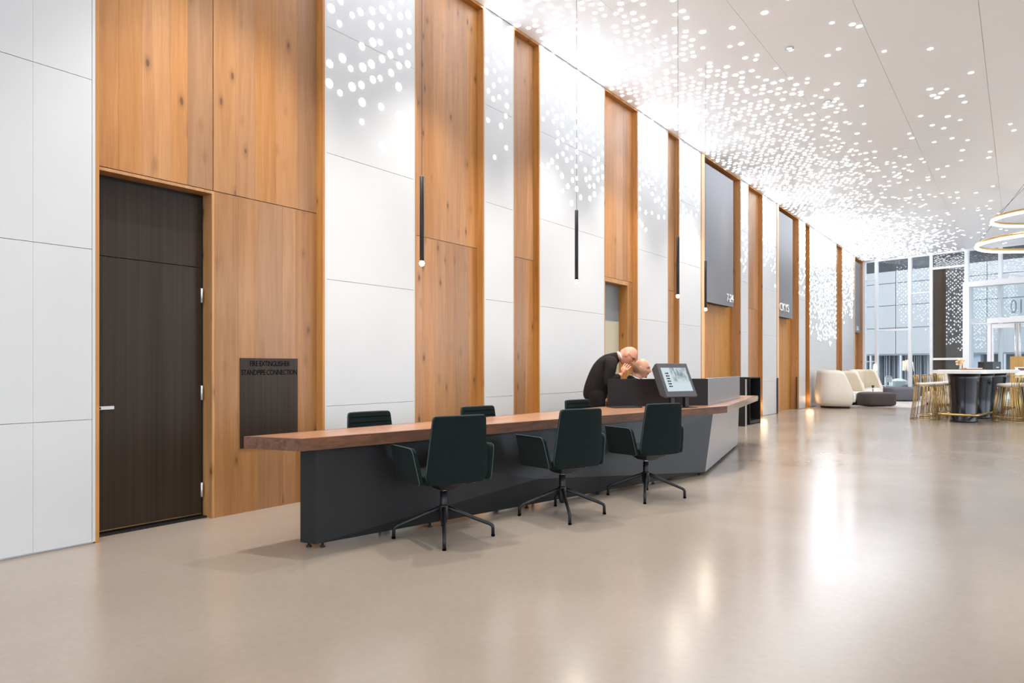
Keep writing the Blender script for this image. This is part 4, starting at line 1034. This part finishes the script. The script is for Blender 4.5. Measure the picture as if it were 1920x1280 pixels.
def make_person(label, loc, skin, body, hands, headm, jacket, trousers, jm, hsc, extra):
    root = empty('person', loc, R(36.64), label=label, cat='person')
    tor_ = body[0]
    parts = [baked(skin_bm([[tor_[j] if isinstance(j, int) else j for j in ch]])) for ch in body]
    for wrist, d, n in hands:
        ch, palm = hand_chains(wrist, d, n)
        parts.append(baked(skin_bm([palm]))); parts += [baked(skin_bm([c_])) for c_ in ch]
    hm = head_mb(hsc).mesh('head', skin); hm.transform(headm); parts.append(hm)
    src = bpy.data.objects.new('body_source', join_bm(parts)); COL.objects.link(src)
    bme = keep_main(baked(src, 0.0045, 2)); bme.materials.clear(); bme.materials.append(M[skin] if isinstance(skin, str) else skin)
    obj('body', bme, parent=root)
    for nm, ch, m_ in (('suit_jacket', jacket, jm), ('trousers', trousers, jm)):
        ms = [baked(skin_bm([c_])) for c_ in ch]
        src = bpy.data.objects.new('cloth_source', join_bm(ms)); COL.objects.link(src)
        cm = baked(src, 0.012, 4); cm.materials.clear(); cm.materials.append(M[jm]); obj(nm, cm, parent=root)
    # face details
    for s in (-1, 1):
        e = MB().superell((0, 0, 0), (.0125, .0115, .0115), 1, 1, 14, 10); e.v = [tuple(headm @ (Vector((s*.032, .0555, .004))*hsc + Vector(q)*hsc)) for q in e.v]; obj('eye', e, M['eyew'], root)
        e = MB().superell((0, 0, 0), (.0055, .003, .0055), 1, 1, 10, 8); e.v = [tuple(headm @ (Vector((s*.032, .0662, .003))*hsc + Vector(q)*hsc)) for q in e.v]; obj('iris', e, M['letter'], root)
        e = MB().tube([(s*.016, .084, .022), (s*.032, .078, .027), (s*.047, .063, .021)], [.0035, .0045, .003], 6); e.v = [tuple(headm @ (Vector(q)*hsc)) for q in e.v]; obj('eyebrow', e, M['darkhair'], root)
    extra(root, headm, hsc)
    return root
def shell_patch(fn, nu=28, nv=10):
    """a thin cap of hair: fn(u,v)->unit direction params on the head ellipsoid"""
    mb = MB(); v = []
    for j in range(nv+1):
        for k in range(nu+1):
            v.append(fn(k/nu, j/nv))
    mb.add(v, [(j*(nu+1)+k, j*(nu+1)+k+1, (j+1)*(nu+1)+k+1, (j+1)*(nu+1)+k) for j in range(nv) for k in range(nu)], 0, True)
    return mb
def side_hair(z0, z1, grow, t0=68):
    def fn(u, v):
        t = R(t0) + R(360-2*t0)*u; z = z0 + (z1-z0)*v*(.35+.65*math.sin(math.pi*u)**.6); p = math.asin(max(-1, min(1, z/.118)))
        x, y = math.cos(p)*math.sin(t), math.cos(p)*math.cos(t)
        X, Y = x*.077, y*.098-.006
        if z < 0: X *= 1-.13*(-z/.118)**1.3
        Y -= .008*math.exp(-((z-.02)/.06)**2) if y < 0 else 0
        k = 1 + grow*(math.sin(math.pi*v)**.5)*(math.sin(math.pi*u)**.3)
        return (X*k, Y*k, z)
    return shell_patch(fn)

# standing man leaning in. joints in metres: x to the picture's right, y away, z up
tor = [(0, 0, .90, .135), (.035, 0, 1.02, .125), (.10, 0, 1.16, .13), (.17, 0, 1.255, .095), (.255, 0, 1.325, .055), (.315, -.01, 1.345, .058), (.37, -.015, 1.335, .056)]
body1 = [tor,
  [3, (.165, -.12, 1.26, .070), (.16, -.205, 1.245, .055), (.13, -.25, 1.13, .048), (.10, -.265, 1.0, .042), (.20, -.25, 1.06, .038), (.295, -.215, 1.12, .028)],
  [3, (.175, .12, 1.26, .070), (.18, .205, 1.235, .055), (.15, .27, 1.12, .048), (.11, .30, 1.0, .042), (.15, .31, .90, .036), (.19, .31, .79, .028)],
  [0, (.0, -.10, .82, .095), (.02, -.11, .48, .060), (-.03, -.115, .10, .042), (.06, -.12, .045, .04), (.15, -.12, .035, .03)],
  [0, (.0, .10, .82, .095), (.02, .11, .48, .060), (-.03, .115, .10, .042), (.06, .12, .045, .04), (.15, .12, .035, .03)]]
jk1 = [[(-.035, 0, .74, .165), (-.01, 0, .90, .172), (.03, 0, 1.03, .165), (.10, 0, 1.17, .175), (.17, 0, 1.27, .135), (.22, 0, 1.305, .088), (.262, 0, 1.325, .074), (.288, -.004, 1.333, .066)],
  [(.15, -.07, 1.265, .115), (.16, -.19, 1.255, .085), (.155, -.215, 1.235, .08), (.13, -.255, 1.13, .066), (.10, -.27, 1.0, .06), (.12, -.268, 1.0, .058), (.20, -.252, 1.06, .052), (.272, -.222, 1.107, .044)],
  [(.16, .07, 1.265, .115), (.18, .19, 1.25, .085), (.15, .265, 1.12, .066), (.11, .30, 1.0, .06), (.15, .31, .90, .05), (.18, .31, .82, .044)]]
tr1 = [[(-.01, -.02, .93, .15), (.0, -.09, .80, .115), (.02, -.11, .48, .085), (-.03, -.115, .12, .07), (-.03, -.115, .07, .072)], [(-.01, .02, .93, .15), (.0, .09, .80, .115), (.02, .11, .48, .085), (-.03, .115, .12, .07), (-.03, .115, .07, .072)],
       ]
hm1 = head_frame((.405, -.02, 1.335), (.62, -.38, -.62), (.75, -.05, .70))
def ex1(root, hm, k):
    col = MB().tube([(.298+.05*math.sin(2*math.pi*i/20)*.5, -.008+.054*math.cos(2*math.pi*i/20), 1.338-.049*math.sin(2*math.pi*i/20)) for i in range(20)], .011, 8, closed=True)
    obj('shirt_collar', col, M['shirt'], root)
    for s in (-1, 1):
        g = MB().tube([(s*.032+.021*math.cos(2*math.pi*i/20), .083, .004+.017*math.sin(2*math.pi*i/20)) for i in range(20)], .0018, 6, closed=True).tube([(s*.053, .080, .008), (s*.077, .06, .010), (s*.081, -.01, .012)], .0018, 6)
        g.v = [tuple(hm @ (Vector(q)*k)) for q in g.v]; obj('glasses', g, M['letter'], root)
    h_ = side_hair(-.055, .02, .05, 105); h_.v = [tuple(hm @ (Vector(q)*k)) for q in h_.v]; obj('hair', h_, M['ash'], root)
    for s in (-1, 1):
        sh = MB().superell((.10, s*.115, .045), (.14, .05, .045), .7, .6, 20, 10); obj('shoe', sh, M['letter'], root)
make_person('standing bald man in charcoal suit leaning forward, hand raised to his chin', (.776, 7.534, 0), M['skin1'], body1,
    [((.295, -.215, 1.12), (.50, .25, .80), (.35, .88, -.3)), ((.19, .31, .79), (.15, 0, -1), (0, -1, 0))], hm1, jk1, tr1, 'suit', 1.08, ex1)

# seated receptionist in profile
body2 = [[(-.10, 0, .53, .14), (-.115, 0, .66, .13), (-.10, 0, .80, .14), (-.085, 0, .93, .105), (-.055, 0, 1.02, .064), (-.03, 0, 1.07, .066), (-.015, 0, 1.12, .062)],
  [3, (-.08, -.12, .935, .070), (-.075, -.205, .91, .056), (-.03, -.25, .80, .05), (.0, -.26, .70, .043), (.13, -.20, .72, .038), (.235, -.14, .745, .028)],
  [3, (-.08, .12, .935, .070), (-.075, .205, .91, .056), (-.03, .25, .80, .05), (.0, .26, .70, .043), (.13, .18, .72, .038), (.235, .10, .745, .028)],
  [0, (-.05, -.10, .52, .10), (.33, -.12, .53, .068), (.35, -.12, .30, .055), (.34, -.12, .10, .042), (.43, -.12, .05, .04), (.51, -.12, .035, .03)],
  [0, (-.05, .10, .52, .10), (.33, .12, .53, .068), (.35, .12, .30, .055), (.34, .12, .10, .042), (.43, .12, .05, .04), (.51, .12, .035, .03)]]
jk2 = [[(-.10, 0, .52, .165), (-.115, 0, .66, .165), (-.10, 0, .80, .175), (-.09, 0, .92, .145), (-.09, 0, 1.01, .105), (-.085, 0, 1.06, .088), (-.075, 0, 1.095, .074)],
  [(-.085, -.06, .985, .115), (-.08, -.175, .975, .092), (-.075, -.215, .92, .085), (-.03, -.25, .80, .068), (.0, -.262, .70, .06), (.13, -.20, .72, .052), (.205, -.158, .738, .044)],
  [(-.085, .06, .985, .115), (-.08, .175, .975, .092), (-.075, .215, .92, .085), (-.03, .25, .80, .068), (.0, .262, .70, .06), (.13, .18, .72, .052), (.205, .118, .738, .044)]]
tr2 = [[(-.10, -.03, .52, .15), (-.04, -.10, .52, .12), (.33, -.12, .53, .09), (.36, -.12, .48, .085), (.35, -.12, .30, .075), (.34, -.12, .11, .07)], [(-.10, .03, .52, .15), (-.04, .10, .52, .12), (.33, .12, .53, .09), (.36, .12, .48, .085), (.35, .12, .30, .075), (.34, .12, .11, .07)]]
hm2 = head_frame((.03, 0, 1.178), (.93, -.36, -.05), (0.06, 0, 1))
def ex2(root, hm, k):
    col = MB().tube([(-.045+.075*math.sin(2*math.pi*i/20), .07*math.cos(2*math.pi*i/20), 1.055-.035*math.sin(2*math.pi*i/20)) for i in range(20)], [.012]*20, 8, closed=True)
    obj('shirt_collar', col, M['shirt'], root)
    fr__ = MB().superell((.045, -.02, .98), (.045, .075, .085), .8, .8, 20, 12); obj('shirt_front', fr__, M['shirt'], root)
    tie = MB().tube([(.068, -.025, 1.035), (.088, -.03, 1.0), (.10, -.03, .90)], [.014, .018, .022], 8); obj('tie', tie, M['letter'], root)
    h_ = side_hair(-.05, .055, .03, 98); h_.v = [tuple(hm @ (Vector(q)*k)) for q in h_.v]; obj('hair', h_, M['hair'], root)
    mo = MB().tube([(-.024, .064, -.058), (-.012, .074, -.053), (0, .077, -.052), (.012, .074, -.053), (.024, .064, -.058)], [.004, .006, .0055, .006, .004], 8); mo.v = [tuple(hm @ (Vector(q)*k)) for q in mo.v]; obj('moustache', mo, M['darkhair'], root)
    go = MB().superell((0, .050, -.094), (.015, .009, .013), 1, 1, 12, 8); go.v = [tuple(hm @ (Vector(q)*k)) for q in go.v]; obj('goatee', go, M['darkhair'], root)
    for s in (-1, 1): obj('shoe', MB().superell((.46, s*.12, .045), (.14, .05, .045), .7, .6, 20, 10), M['letter'], root)
make_person('seated man in a navy suit in profile behind the privacy screen', (1.173, 7.954, 0), M['skin2'], body2,
    [((.235, -.14, .745), (.95, .2, -.05), (0, 0, -1)), ((.235, .10, .745), (.95, -.2, -.05), (0, 0, -1))], hm2, jk2, tr2, 'suitnavy', 1.08, ex2)
rc = empty('desk_chair', (1.173-.10*.8, 7.954-.10*.6, 0), R(36.64-90), label='low black swivel stool under the seated man behind the privacy screen', cat='chair')
obj('seat', MB().lathe([(.17, .345), (.20, .36), (.20, .39), (.18, .405)], 24), M['black'], rc); obj('stem', MB().lathe([(.025, .06), (.025, .345)], 12), M['black'], rc)
for k in range(5):
    a = 2*math.pi*k/5 + .3; obj('leg', MB().tube([(0.02*math.cos(a), .02*math.sin(a), .08), (.24*math.cos(a), .24*math.sin(a), .03)], [.018, .012], 8), M['black'], rc); obj('glide', MB().lathe([(.015, 0), (.015, .03)], 8, c=(.24*math.cos(a), .24*math.sin(a), 0)), M['black'], rc)
